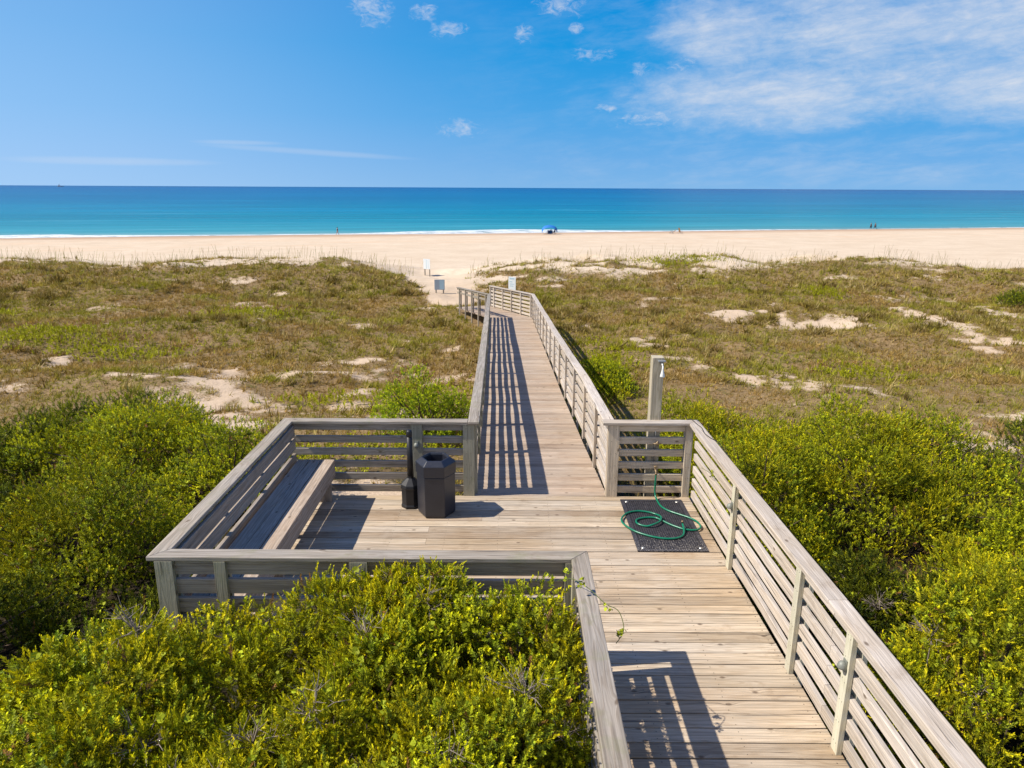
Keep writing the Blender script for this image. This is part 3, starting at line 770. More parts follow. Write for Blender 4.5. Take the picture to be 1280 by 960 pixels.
def scatter(temps, pos, dirs, size, col, rng, width=1.0, tip_tint_shade=0.):
    """returns verts (.,3), faces, colours per face"""
    V = []; C = []; N = len(pos); which = rng.integers(0, len(temps), N); k = temps[0].shape[1]
    for ti, T in enumerate(temps):
        sel = which == ti
        if not sel.any(): continue
        n = sel.sum(); R = rot_to(dirs[sel], rng.uniform(0, 6.28, n))
        p = T.reshape(-1, 3) * np.array([width, width, 1.])
        v = np.einsum('nij,mj->nmi', R, p) * size[sel][:, None, None] + pos[sel][:, None, :]
        V.append(v.reshape(-1, 3))
        lf = T.shape[0]; c = np.repeat(col[sel][:, None, :], lf, 1) * rng.uniform(.62, 1.38, (n, lf, 1))
        if tip_tint_shade:   # yellower young tips, plus painted shade: darker shoot bases, brighter tips
            tt = np.linspace(-1, 1, lf)[None, :, None] * tip_tint_shade; c = c * (1 + tt * np.array([.76, .70, .1]))
        C.append(c.reshape(-1, 3))
    V = np.concatenate(V); C = np.concatenate(C); F = np.arange(len(V)).reshape(-1, k)
    return V, F, C

PAL_J = np.array([(.45, .435, .009), (.235, .27, .014), (.61, .535, .010), (.09, .14, .018)])
PAL_B = np.array([(.57, .545, .008), (.365, .395, .011), (.18, .24, .018), (.72, .635, .014)])
PAL_D = np.array([(.15, .195, .014), (.285, .305, .012), (.06, .10, .018), (.42, .40, .010)])  # dark green leaves, deepened to stand in for shade in the left mass

def shrub(label, c, r, top, seed, dens=320, size=.15, mixb=.4, tone=1., flat=2.5, lump=.33, twigs=0, group='shrubs beside the boardwalk', pal=None, cat='bush', depth=1., name='shrub', yellow=0., wall=None, tilt=0., zmax=None, holl=(.2, .4)):
    rng = np.random.default_rng(seed)
    gx, gy = c; gz = float(terr(gx, gy)); h = top - gz
    root = empty(name, (gx, gy, gz)); tag(root, label, cat, group)
    rx, ry = r; area = 2 * math.pi * ((rx * ry + rx * h * .5 + ry * h * .5) / 2.2)
    ntop = int(math.pi * rx * ry / (lump * lump * .62)); nside = int(ntop * .55); nin = int(ntop * .35); nc = ntop + nside + nin
    rho = np.sqrt(rng.uniform(0, 1, nc)); az = rng.uniform(0, 6.283, nc)
    rho[ntop:ntop + nside] = rng.uniform(.72, 1., nside)
    out = 1 + .16 * np.sin(az * 3 + seed) + .10 * np.sin(az * 5 + seed * 2.3) + rng.normal(0, .04, nc)
    prof = np.sqrt(np.clip(1 - rho ** flat, 0, 1))
    zz = prof.copy(); zz[ntop:ntop + nside] *= rng.uniform(.15, 1., nside); zz[ntop + nside:] *= rng.uniform(.3, .7, nin)
    pos = np.stack([gx + np.cos(az) * rho * rx * out * .95, gy + np.sin(az) * rho * ry * out * .95, gz + .10 + zz * (h - .10 - lump * .6)], 1)
    fq = 1.25 if lump < .27 else 1.0
    lum = fbm(pos[:, 0] * fq + 40, pos[:, 1] * fq + 40, seed, 3) - .5
    lum = lum + (.5 if gy < 14 else .3) * (fbm(pos[:, 0] * .62 + 13, pos[:, 1] * .62 + 21, seed + 9, 2) - .5) * (0 if wall else 1)
    hol = fbm(pos[:, 0] * 2.1 + 7, pos[:, 1] * 2.1 + 3, seed + 2, 2) + .5 * lum
    pos[:, 2] += lum * 1.9 * min(h, 1.1) * depth * np.clip(zz, .2, 1) + rng.normal(0, .05, nc)
    hollow = (hol < np.quantile(hol, holl[0])) & (np.arange(nc) < ntop)      # gaps one looks into
    pos[hollow, 2] = gz + .1 + (pos[hollow, 2] - gz) * holl[1]
    pos[:, 2] += tilt * np.clip((pos[:, 0] - gx) / rx, -1, 1) * np.clip(zz, 0, 1)
    pos[:, 2] = np.maximum(pos[:, 2], gz + .08)
    cr = lump * rng.uniform(.6, 1.25, nc)
    if zmax is not None: pos[:, 2] = np.where(pos[:, 2] > zmax, zmax - (pos[:, 2] - zmax) * .6, pos[:, 2])
    if wall:
        if wall[0] is not None: pos[:, 0] = np.minimum(pos[:, 0], wall[0] - cr * .75)
        if wall[1] is not None: pos[:, 1] = np.minimum(pos[:, 1], wall[1] - cr * .75)
    # filler deeper inside
    area = math.pi * rx * ry * 1.9
    per = max(4, int(dens * area / nc))
    ci = np.repeat(np.arange(nc), per); N = len(ci)
    nd = rng.normal(0, 1, (N, 3)); nd[:, 2] = nd[:, 2] * .8 + .35; nd /= np.linalg.norm(nd, axis=1, keepdims=True)
    rad = cr[ci] * np.power(rng.uniform(.12, 1., N), .45)
    P = pos[ci] + nd * rad[:, None] * np.array([1, 1, .85])
    D = nd * .55 + np.array([0, 0, .55]) + rng.normal(0, .33, (N, 3))
    keep = P[:, 2] > gz + .03
    P = P[keep]; D = D[keep]; ci = ci[keep]; N = len(P)
    S = size * rng.uniform(.65, 1.3, N)
    # species vary from clump to clump
    kindn = fbm(pos[:, 0] * .8 + 9, pos[:, 1] * .8, seed + 5, 3) + rng.normal(0, .10, nc)
    thr = np.quantile(kindn, 1 - mixb) if 0 < mixb < 1 else (-9 if mixb >= 1 else 9)
    isb = kindn[ci] > thr
    hue = rng.uniform(0, 1, nc)[ci] * .6 + rng.uniform(0, 1, N) * .4
    def pick(pal_, hu):
        x = np.clip(hu, 0, .999) * (len(pal_) - 1); i = x.astype(int); f = (x - i)[:, None]
        return pal_[i] * (1 - f) + pal_[i + 1] * f
    col = np.where(isb[:, None], pick(PAL_B if pal is None else pal, hue), pick(PAL_J if pal is None else pal, hue)) * tone
    if yellow: col = col * (1 - yellow) + np.array([(.50, .43, .015)]) * yellow * rng.uniform(.5, 1.2, (N, 1))
    br = rng.uniform(0, 1, N) < .018
    col[br] = np.array([.26, .14, .05]) * rng.uniform(.6, 1.3, (br.sum(), 1))
    VV = []; FF = []; CC = []; o = 0
    for msk, tm, wd in ((~isb, JUN, 1.), (isb, BRO, 1.05)):
        if msk.any():
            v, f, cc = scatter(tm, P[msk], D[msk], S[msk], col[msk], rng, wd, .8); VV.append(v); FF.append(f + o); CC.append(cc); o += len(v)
    # trailing vine leaves, larger and rounder
    nv = int(N * .03)
    if nv and size < .17:
        k = rng.integers(0, N, nv); v, f, cc = scatter(VIN, P[k] + np.array([0, 0, .03]), D[k] + np.array([0, 0, .6]), np.full(nv, .07) * rng.uniform(.8, 1.3, nv), np.array([[.32, .36, .02]]) * rng.uniform(.7, 1.4, (nv, 1)), rng); VV.append(v); FF.append(f + o); CC.append(cc)
    me = fast_mesh('foliage', np.concatenate(VV), np.concatenate(FF), np.concatenate(CC))
    link_mesh('foliage', me, LEAF, root)
    # stems
    st = MB(); base = Vector((gx, gy, gz - .1)); pick_i = rng.choice(nc, min(nc, 34), replace=False)
    for i in pick_i:
        e = Vector(pos[i]); b0 = base + Vector((rng.uniform(-.25, .25) * rx, rng.uniform(-.25, .25) * ry, 0)); m1 = b0.lerp(e, .5) + Vector((rng.uniform(-.12, .12), rng.uniform(-.12, .12), .1 * h))
        st.tube([b0, m1, e, e + (e - m1).normalized() * cr[i] * .8], [.028, .017, .008, .003], 5, cap=False)
    st.build('stem', BARK, root)
    if twigs:
        topi = [i for i in range(nc) if zz[i] > .45]
        for k in range(twigs):
            tw = MB()
            i = topi[rng.integers(0, len(topi))]; cc0 = Vector(pos[i]) + Vector((0, 0, cr[i] * .55))
            tw.tube([cc0 - Vector((0, 0, cr[i])), cc0 + Vector((0, 0, .04))], [.006, .003], 4, cap=False)
            for q in range(16):
                a = cc0 - Vector((0, 0, rng.uniform(0, .05))); dd = Vector((rng.normal(0, .8), rng.normal(0, .8), rng.uniform(.2, 1.1))).normalized()
                L = rng.uniform(.10, .26); b1 = a + dd * L * .5 + Vector(rng.normal(0, .02, 3)); b2 = b1 + (dd + Vector(rng.normal(0, .5, 3))).normalized() * L * .5
                tw.tube([a, b1, b2], [.0042, .003, .0012], 4, cap=False)
                for z_ in range(2):
                    b3 = b1 + (dd + Vector(rng.normal(0, .8, 3))).normalized() * L * .45; tw.tube([b1, b3], [.0026, .001], 3, cap=False)
            tw.build('dry_twig', TWIG, root)
    return root

# foreground
shrub('big bright juniper and vine bush filling the near centre in front of the seating bay', (-.90, 3.85), (1.62, 1.75), 1.10, 101, dens=1700, size=.115, mixb=.25, lump=.19, twigs=22, flat=6., yellow=.04, wall=(.47, 5.04), tilt=.30, zmax=.87, holl=(.08, .7), depth=.7)
shrub('yellow-green juniper bush at the bottom edge left of the big bush', (-2.60, 3.55), (.9, 1.5), .70, 102, dens=1500, size=.115, mixb=.2, lump=.20, twigs=8, flat=4., wall=(None, 5.0), holl=(.10, .6), depth=.8)
# left mass: darker palette and low tones paint its shadow pockets into the leaves
shrub('dark juniper bush in the bottom left corner of the photo', (-4.0, 3.9), (1.05, 1.25), .12, 103, dens=1000, size=.12, mixb=.2, lump=.28, twigs=5, tone=0.9, pal=PAL_D)
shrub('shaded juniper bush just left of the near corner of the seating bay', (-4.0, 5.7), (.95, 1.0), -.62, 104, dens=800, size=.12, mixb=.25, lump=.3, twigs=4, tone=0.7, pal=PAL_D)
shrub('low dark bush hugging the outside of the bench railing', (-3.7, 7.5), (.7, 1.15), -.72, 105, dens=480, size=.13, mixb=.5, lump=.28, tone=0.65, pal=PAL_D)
shrub('dark green bush at the left edge level with the near seating bay railing', (-6.1, 6.3), (1.25, 1.2), .05, 106, dens=600, size=.13, mixb=.3, lump=.32, tone=0.75, pal=PAL_D)
shrub('mid green bush left of the bench railing', (-5.7, 8.8), (1.3, 1.3), -.15, 107, dens=868, size=.11, mixb=.5, tone=.85, lump=.34)
shrub('dark bush at the left edge behind the mid green one', (-8.1, 9.4), (1.5, 1.25), -.05, 108, dens=300, size=.16, mixb=.3, lump=.36, tone=0.75, pal=PAL_D)
shrub('yellow-green glossy bush just behind the far left corner of the seating bay', (-4.75, 11.4), (1.2, 1.15), -.42, 109, dens=728, size=.12, mixb=.8, lump=.32)
shrub('broad green bush in the left mass near the bare sand strip', (-7.2, 12.8), (1.7, 1.4), -.30, 110, dens=588, size=.135, mixb=.7, lump=.36)
shrub('dark wide bush at the far left edge below the dune grass', (-10.6, 12.9), (2.0, 1.6), -.42, 111, dens=240, size=.18, mixb=.35, lump=.4, tone=0.8, pal=PAL_D)
shrub('dark bush topping the far end of the left shrub mass', (-8.8, 15.0), (1.9, 1.1), -.72, 112, dens=240, size=.18, mixb=.4, lump=.38, pal=PAL_D)
# behind the seating bay
shrub('single bright green bush against the left railing of the sloping walk', (-1.95, 15.4), (1.15, 1.0), -.5, 113, dens=560, size=.13, mixb=.95, lump=.26, pal=np.array([(.36, .44, .012), (.24, .34, .014), (.46, .50, .014), (.16, .25, .014)]))
# right mass
shrub('yellow-green bush crowding the right railing beside the shower corner', (3.5, 9.3), (.95, 1.4), .06, 114, dens=1190, size=.105, mixb=.45, lump=.28, yellow=.05)
shrub('dense bright bush at the far end of the right shrub mass behind the shower', (4.3, 12.7), (1.9, 1.55), .0, 115, dens=784, size=.115, mixb=.5, lump=.32, yellow=.12)
shrub('sunlit glossy bush in the middle of the right shrub mass', (5.6, 10.3), (1.6, 1.45), .30, 116, dens=979, size=.11, mixb=.5, lump=.32, yellow=.14)
shrub('bushy evergreen sloping to the bare sand on the right', (7.2, 11.9), (1.25, 1.25), -.22, 117, dens=616, size=.13, mixb=.45, lump=.32, yellow=.05)
shrub('feathery juniper bush at the right edge above the dark hollow', (6.9, 8.3), (1.3, .85), .28, 118, dens=909, size=.13, mixb=.25, lump=.32)
shrub('upright juniper bush in the lower right between railing and frame edge', (4.0, 5.15), (1.1, 1.1), .22, 119, dens=1400, size=.12, mixb=.15, lump=.29, twigs=4)
shrub('juniper bush at the right edge below the dark hollow', (5.95, 5.5), (.95, .9), .2, 120, dens=1120, size=.125, mixb=.2, lump=.3)
shrub('low dark twiggy bush down in the hollow between two right hand bushes', (4.0, 7.15), (1.15, .9), -.52, 126, dens=1260, size=.12, mixb=.2, lump=.26, twigs=7, pal=PAL_D, tone=.55)  # low tone paints the hollow's shade into the leaves
shrub('low dark twiggy bush in the hollow near the right edge', (5.7, 7.0), (1.1, .85), -.5, 127, dens=1120, size=.12, mixb=.2, lump=.26, twigs=6, pal=PAL_D, tone=.55)  # hollow shade painted into the leaf tone here too
shrub('dark juniper bush at the bottom right corner against the railing', (3.7, 3.35), (1.0, 1.1), -.1, 121, dens=1400, size=.115, mixb=.2, lump=.28, tone=0.85, pal=PAL_D)
shrub('small round dark green bush beside bare sand at the right edge', (9.3, 12.1), (.8, .8), -.35, 122, dens=420, size=.14, mixb=.6, lump=.28, pal=PAL_D)
shrub('low bright green bush right of the sloping walk in its shadow edge', (2.75, 20.8), (.7, 1.7), -1.45, 123, dens=380, size=.16, mixb=.9, lump=.24)
shrub('dark green bush on the dune at the right edge', (27.0, 37.5), (1.2, 1.1), -1.3, 125, dens=150, size=.24, mixb=.5, lump=.4, pal=PAL_D)

# creeping vines hanging over two railings
def vine(label, pts, nleaf, seed, size=.06):
    rng = np.random.default_rng(seed); root = empty('vine', pts[0]); tag(root, label, 'vine')
    sp = smooth_pts(pts, 6); m = MB(); m.tube(sp, .0028, 5)
    P = []
    for k in range(nleaf):
        i = rng.integers(0, len(sp)); P.append(np.array(sp[i]) + rng.normal(0, .02, 3))
    m.build('vine_stem', plain('vine_green', (.10, .13, .02), .6), root)
    P = np.array(P); D = rng.normal(0, .5, P.shape) + np.array([-.3, 0, .8])
    v, f, c = scatter(VIN, P, D, np.full(nleaf, size) * rng.uniform(.7, 1.2, nleaf), np.array([[.34, .38, .02]]) * rng.uniform(.7, 1.3, (nleaf, 1)), rng)
    link_mesh('vine_leaves', fast_mesh('vine_leaves', v, f, c), LEAF, root)
vine('trailing vine crossing the near left railing onto the deck', [(.34, 4.75, 1.0), (.44, 4.66, 1.07), (.55, 4.55, 1.06), (.66, 4.45, 1.0), (.75, 4.42, .96), (.78, 4.35, .86), (.72, 4.28, .8)], 12, 5)
vine('leafy sprig poking through the right railing near the mat', [(2.45, 7.55, .5), (2.33, 7.55, .62), (2.24, 7.6, .70), (2.17, 7.7, .72)], 12, 6, .05)

# dune vegetation: tufts past counting
def dune_cover():
    rng = np.random.default_rng(77)
    def sample(n, y0, y1, spread):
        Y = np.sqrt(rng.uniform(y0 ** 2, y1 ** 2, n)); X = rng.uniform(-1, 1, n) * (Y * .74 + spread)
        return X, Y
    def walk(X, Y):
        w = (X > np.interp(Y, [8.4, 30, 34], [-.75, -1.25, -2.6])) & (X < np.interp(Y, [8.4, 30, 35], [1.45, 1.05, -.9])) & (Y < 35)
        bay = (X > -3.1) & (X < 2.7) & (Y < 8.9)
        return w | bay
    VV = []; CC = []
    for (n, y0, y1, s0, wd) in ((34000, 8.5, 22, .17, .9), (84000, 21, 40, .19, 1.2), (64000, 39, 58, .23, 1.4)):
        X, Y = sample(n, y0, y1, 4)
        sd = sand_mask(X, Y); keep = (rng.uniform(0, 1, n) > sd * 1.08 + .02) & ~walk(X, Y)
        X, Y, sd = X[keep], Y[keep], sd[keep]; n = len(X)
        Z = terr(X, Y) - .02
        big = fbm(X * .16, Y * .16, 51); mid = fbm(X * .55, Y * .55, 61); n3 = fbm(X * 1.6, Y * 1.6, 71, 3)
        gr = np.zeros(n)
        for (a, b, ra, rb) in GREEN_PATCHES: gr = np.maximum(gr, sm(1.4, .4, ((X - a) / ra) ** 2 + ((Y - b) / rb) ** 2 + 2.2 * (n3 - .5)))
        brown = np.array([.43, .285, .085]); olive = np.array([.42, .345, .060]); green = np.array([.36, .34, .030]); straw = np.array([.56, .42, .20]); dark = np.array([.20, .135, .04]); bright = np.array([.40, .40, .015])
        f = sm(.44, .57, big * .55 + mid * .45 + rng.normal(0, .06, n))[:, None]
        c = brown * (1 - f) + olive * f
        g2 = sm(.51, .65, mid + rng.normal(0, .05, n))[:, None]; c = c * (1 - g2) + green * g2
        d2 = sm(.60, .72, n3 * .6 + big * .4)[:, None] * .8 * (1 - .8 * sm(42, 48, Y))[:, None]; c = c * (1 - d2) + dark * d2; tall = d2[:, 0]
        c = np.where((rng.uniform(0, 1, n) < .14 + .2 * sm(42, 50, Y))[:, None], straw * rng.uniform(.6, 1.1, (n, 1)), c)
        g3 = (gr * .9)[:, None]; c = c * (1 - g3) + bright * g3 * rng.uniform(.6, 1.15, (n, 1))
        c *= .86 * rng.uniform(.7, 1.3, (n, 1)) * (.72 + .5 * fbm(X * .9 + 5, Y * .9, 15, 3))[:, None]
        D = rng.normal(0, .55, (n, 3)) + np.array([.15, 0, 1.]); D[:, 2] = np.abs(D[:, 2]) + .15
        S = s0 * rng.uniform(.5, 1.25, n) * (.75 + .7 * n3) * (1 - .15 * sm(44, 50, Y)) * (1 - .35 * gr) * (1 + .8 * tall)
        v, F, cc = scatter(GRA, np.stack([X, Y, Z], 1), D, S, c, rng, wd); VV.append(v); CC.append(cc)
    X, Y = sample(3600, 10, 52, 3); sd = sand_mask(X, Y); n3 = fbm(X * .3, Y * .3, 83); keep = (sd < .75) & ~walk(X, Y) & (n3 + rng.normal(0, .08, len(X)) > .46); X, Y = X[keep], Y[keep]; n = len(X)
    hue = rng.uniform(0, 1, (n, 1)); c = np.where(hue < .4, np.array([[.50, .40, .16]]), np.where(hue < .75, np.array([[.34, .33, .05]]), np.array([[.26, .18, .06]]))) * rng.uniform(.7, 1.2, (n, 1))
    for k in range(3):
        P = np.stack([X + rng.normal(0, .07, n), Y + rng.normal(0, .07, n), terr(X, Y) - .02], 1)
        v, F, cc = scatter(GRA, P, rng.normal(0, .18, (n, 3)) + np.array([.15, 0, 1.]), rng.uniform(.28, .55, n), c, rng, .6); VV.append(v); CC.append(cc)
    V = np.concatenate(VV); F = np.arange(len(V)).reshape(-1, 3)
    o = link_mesh('dune_grass', fast_mesh('dune_grass', V, F, np.concatenate(CC)), GRASS)
    tag(o, 'brown and olive low grasses covering the dunes', 'grass', kind='stuff')
    # creeping leafy patches
    P = []; 
    for (a, b, ra, rb) in GREEN_PATCHES:
        n = int(130 * ra * rb); X = rng.normal(a, ra * .5, n); Y = rng.normal(b, rb * .5, n); P.append(np.stack([X, Y], 1))
    P = np.concatenate(P); k = ~walk(P[:, 0], P[:, 1]); P = P[k]; n = len(P)
    Z = terr(P[:, 0], P[:, 1]) + rng.uniform(.02, .16, n)
    v, F, cc = scatter(BRO, np.stack([P[:, 0], P[:, 1], Z], 1), rng.normal(0, .4, (n, 3)) + np.array([0, 0, 1]), rng.uniform(.14, .28, n), np.array([[.40, .40, .014]]) * rng.uniform(.6, 1.2, (n, 1)), rng, 1.2)
    tag(link_mesh('ground_vines', fast_mesh('ground_vines', v, F, cc), LEAF), 'patches of bright green creeping plants on the dunes', 'ground cover', kind='stuff')
    # sea oats along the crest
    n = 2600; X = rng.uniform(-46, 46, n); Y = rng.normal(49.0, 2.6, n)
    cl = fbm(X * .25, Y * .3, 91); keep = (cl + rng.normal(0, .06, n) > .47) & (np.abs(X + 4.8) > 2.0); X, Y = X[keep], Y[keep]; n = len(X)
    Z = terr(X, Y); H = rng.uniform(.25, 1.0, n) ** 1.3; lean = rng.normal(0, .22, (n, 2)) + np.array([.08, 0]); w = .007
    b0 = np.stack([X - w, Y, Z], 1); b1 = np.stack([X + w, Y, Z], 1); t1 = np.stack([X + w * .8 + lean[:, 0] * H, Y + lean[:, 1] * H, Z + H], 1); t0 = t1 - np.array([w * 1.6, 0, 0])
    h1 = t1 + np.array([.05, 0, -.02]); 
    V = np.stack([b0, b1, t1, t0], 1).reshape(-1, 3)
    cc = np.array([[.60, .47, .24]]) * rng.uniform(.6, 1.2, (n, 1)); gsel = rng.uniform(0, 1, n) < .45; cc[gsel] = np.array([.28, .28, .06]) * rng.uniform(.7, 1.2, (gsel.sum(), 1))
    tag(link_mesh('sea_oats', fast_mesh('sea_oats', V, np.arange(len(V)).reshape(-1, 4), cc), GRASS), 'thin tall sea oats along the dune crest', 'grass', kind='stuff')
dune_cover()

# ------------------------------------------------------------------ signs, people and beach things
def sign(label, x, y, z0, z1, w, mat, print_=None, yaw=0., posts=2):
    zb = float(terr(x, y)) - .15; root = empty('beach_sign', (x, y, float(terr(x, y)))); tag(root, label, 'sign')
    p = MB(); dx, dy = math.cos(yaw), math.sin(yaw)
    p.sweep([(x - dx * w / 2, y - dy * w / 2, (z0 + z1) / 2), (x + dx * w / 2, y + dy * w / 2, (z0 + z1) / 2)], (0, 0, 1), .02, z1 - z0); p.build('panel', mat, root, .004)
    for k in ([-1, 1] if posts == 2 else [0]):
        q = MB(); cx, cy = x + dx * k * w * .36 - dy * .05, y + dy * k * w * .36 + dx * .05
        q.sweep([(cx, cy, zb), (cx, cy, z1 - .02)], (0, 1, 0), .07, .07); q.build('post', W_GREY, root)
    if print_:
        for (a, b, c, d) in print_:
            s = MB(); zc = z0 + (z1 - z0) * b; s.sweep([(x + dx * w * (a - .5) + dy * .013, y + dy * w * (a - .5) - dx * .013, zc), (x + dx * w * (c - .5) + dy * .013, y + dy * w * (c - .5) - dx * .013, zc)], (0, 0, 1), .004, (z1 - z0) * d); s.build('printed_band', SIGN_B, root)
sign('white notice board behind the right railing at the beach end', -.02, 37.2, -1.30, -.62, .44, SIGN_W, [(.18, .86, .82, .09), (.15, .62, .55, .06), (.2, .45, .8, .05), (.2, .3, .7, .05)], yaw=math.radians(-32), posts=1)
sign('grey-blue board low in the dune grass left of the path', -4.15, 41.0, -1.83, -1.25, .58, SIGN_G, [(.50, .5, .96, .9)])
sign('white board on the open sand beyond the grey board', -6.15, 52.0, -1.86, -1.14, .60, SIGN_W, [(.42, .5, .48, .9), (.7, .5, .74, .9)], yaw=math.radians(-32))

def figure(name_label, x, y, yaw, pose, top, group=None, dark=False):
    zg = float(terr(x, y)); root = empty('person', (x, y, zg)); tag(root, name_label, 'person', group)
    P, E, R = pose
    me = bpy.data.meshes.new('body'); me.from_pydata(P, E, []); o = link_mesh('body', me, SKIN, root)
    o.matrix_parent_inverse = Matrix.Identity(4); o.rotation_euler[2] = yaw
    sk = o.modifiers.new('skin', 'SKIN'); lay = me.skin_vertices[0].data
    for i, r in enumerate(R): lay[i].radius = (r, r * (.75 if i in (0, 1, 2) else 1))
    lay[0].use_root = True
    o.modifiers.new('sub', 'SUBSURF').render_levels = 2
    # clothes: a slightly larger skin over the torso (and thighs)
    for nm, idx, ed, grow, mt in top:
        cm = bpy.data.meshes.new(nm); cm.from_pydata([P[i] for i in idx], ed, []); c = link_mesh(nm, cm, mt, root)
        c.matrix_parent_inverse = Matrix.Identity(4); c.rotation_euler[2] = yaw
        c.modifiers.new('skin', 'SKIN'); cl = cm.skin_vertices[0].data
        for k, i in enumerate(idx): cl[k].radius = (R[i] * grow, R[i] * grow * .85)
        cl[0].use_root = True; c.modifiers.new('sub', 'SUBSURF').render_levels = 2
    hd = P[4]; h = MB(); h.lathe((hd[0], hd[1] + .015, hd[2] - .02), [(.085, -.04), (.105, .03), (.09, .10), (.05, .135), (.01, .145)], 12); ho = h.build('hair', HAIR, root); ho.matrix_parent_inverse = Matrix.Identity(4); ho.rotation_euler[2] = yaw
    f = MB(); 
    for sx in (-.035, .035): f.lathe((hd[0] + sx, hd[1] - .088, hd[2] + .015), [(.012, -.008), (.014, 0), (.012, .008)], 6)
    f.lathe((hd[0], hd[1] - .1, hd[2] - .012), [(.014, -.02), (.008, .02)], 6); fo = f.build('face_features', HAIR, root); fo.matrix_parent_inverse = Matrix.Identity(4); fo.rotation_euler[2] = yaw
def walker(stride=.28, arm=.15, lean=.02):
    # front is -Y
    P = [(0, 0, .95), (0, -lean, 1.15), (0, -lean * 1.5, 1.38), (0, -lean * 2, 1.48), (0, -lean * 2.2, 1.62), (0, -lean * 2.2, 1.72),
         (-.09, 0, .90), (-.10, -stride * .55, .50), (-.10, -stride, .08), (-.10, -stride - .14, .03),
         (.09, 0, .90), (.10, stride * .35, .50), (.10, stride, .12), (.10, stride - .10, .03),
         (-.19, 0, 1.38), (-.24, arm * .5, 1.12), (-.25, arm * .6 - .12, .90), (-.25, arm * .5 - .2, .80),
         (.19, 0, 1.38), (.24, -arm * .5, 1.12), (.25, -arm - .1, .90), (.25, -arm - .18, .81)]
    E = [(0, 1), (1, 2), (2, 3), (3, 4), (4, 5), (0, 6), (6, 7), (7, 8), (8, 9), (0, 10), (10, 11), (11, 12), (12, 13), (2, 14), (14, 15), (15, 16), (16, 17), (2, 18), (18, 19), (19, 20), (20, 21)]
    R = [.14, .13, .15, .055, .095, .07, .095, .065, .042, .035, .095, .065, .042, .035, .06, .045, .035, .032, .06, .045, .035, .032]
    return P, E, R
SUIT = [('swimsuit', [0, 1, 2, 6, 10], [(0, 1), (1, 2), (0, 3), (0, 4)], 1.32, DARKCL)]
FULL = [('shirt', [0, 1, 2, 14, 15, 18, 19], [(0, 1), (1, 2), (2, 3), (3, 4), (2, 5), (5, 6)], 1.4, DARKCL), ('trousers', [0, 6, 7, 8, 10, 11, 12], [(0, 1), (1, 2), (2, 3), (0, 4), (4, 5), (5, 6)], 1.5, DARKCL)]
figure('lone bather in a dark swimsuit walking along the surf on the left', -39.9, 167.0, math.radians(100), walker(.32), SUIT)
figure('left one of two dark-clothed walkers near the water on the right', 99.3, 204.2, math.radians(-100), walker(.2, .1), FULL, 'two beach walkers')
figure('right one of two dark-clothed walkers near the water on the right', 100.2, 203.6, math.radians(-80), walker(.34, .2), FULL, 'two beach walkers')

def tent():
    x, y = 8.6, 172.; zg = float(terr(x, y)); root = empty('beach_tent', (x, y, zg)); tag(root, 'blue arched beach shade pitched beside the surf', 'beach tent')
    # arched canopy
    nu, nv = 16, 7; V = []
    for i in range(nu + 1):
        a = math.pi * (i / nu); cx = -1.85 * math.cos(a); cz = .75 + 1.35 * (math.sin(a) ** .75 if 0 < i < nu else 0.)
        for j in range(nv + 1):
            v = j / nv; V.append((x + cx * (1 - .12 * abs(v - .5)), y - 1.0 + 2.0 * v, zg + cz - .55 * (2 * v - 1) ** 2))
    V2 = [(a, b, c - .02) for a, b, c in V]; n1 = len(V); F = []
    for i in range(nu):
        for j in range(nv):
            a = i * (nv + 1) + j; F.append((a, a + nv + 1, a + nv + 2, a + 1)); F.append((n1 + a, n1 + a + 1, n1 + a + nv + 2, n1 + a + nv + 1))
    me = bpy.data.meshes.new('canopy'); me.from_pydata(V + V2, [], F); link_mesh('canopy', me, BLUE_F, root, True)
    b = MB(); b.sweep([(x - .45, y + .75, zg + .45), (x + .75, y + .75, zg + .45)], (0, 0, 1), .03, .8); b.build('wind_panel', BLUE_F, root)
    for sx in (-1.8, 1.8):
        for sy in (-.85, .85):
            p = MB(); p.tube([(x + sx * .62, y + sy, zg - .1), (x + sx, y + sy, zg + .80)], .02, 6); p.build('pole', STEEL, root)
tent()
def beach_chair(label, x, y, yaw, mat, recline=.5, s=1.0, group='beach chairs on the sand', zoff=0):
    zg = float(terr(x, y)) + zoff; root = empty('beach_chair', (x, y, zg)); tag(root, label, 'chair', group)
    c, sn = math.cos(yaw), math.sin(yaw)
    def W(a, b, z): return (x + (a * c - b * sn) * s, y + (a * sn + b * c) * s, zg + z * s)
    L = .85 * math.cos(math.pi / 2 - recline); hh = .85 * math.sin(math.pi / 2 - recline)
    m = MB(); m.sweep([W(-.3, 0, .30), W(.3, 0, .26)], (0, 0, 1), .55 * s, .03); m.build('seat', mat, root)
    m = MB(); m.sweep([W(-.3, 0, .30), W(-.3 - L, 0, .30 + hh)], (c, sn, 0), .55 * s, .03); m.build('backrest', mat, root)
    for b in (-.29, .29):
        m = MB(); m.tube([W(.28, b, 0), W(-.35, b, .55)], .018 * s, 6); m.tube([W(-.5, b, 0), W(.1, b, .5)], .018 * s, 6); m.build('leg', STEEL, root)
        m = MB(); m.sweep([W(-.38, b, .55), W(.2, b, .52)], (0, 0, 1), .05 * s, .025); m.build('armrest', mat, root)
beach_chair('low tan lounge chair on the sand, left of the pair by the water', 37.6, 174.5, math.pi, TAN_F, 1.0, 1.3)
beach_chair('upright tan chair on the sand, right of the pair by the water', 39.9, 174.2, math.radians(20), TAN_F, .25, 1.25)
beach_chair('dark chair standing under the blue beach shade', 9.3, 171.2, math.radians(200), NAVY_F, .3, 1.4, 'chairs under the shade')
beach_chair('low dark chair at the left under the blue beach shade', 8.0, 171.3, math.radians(160), NAVY_F, .7, 1.25, 'chairs under the shade')

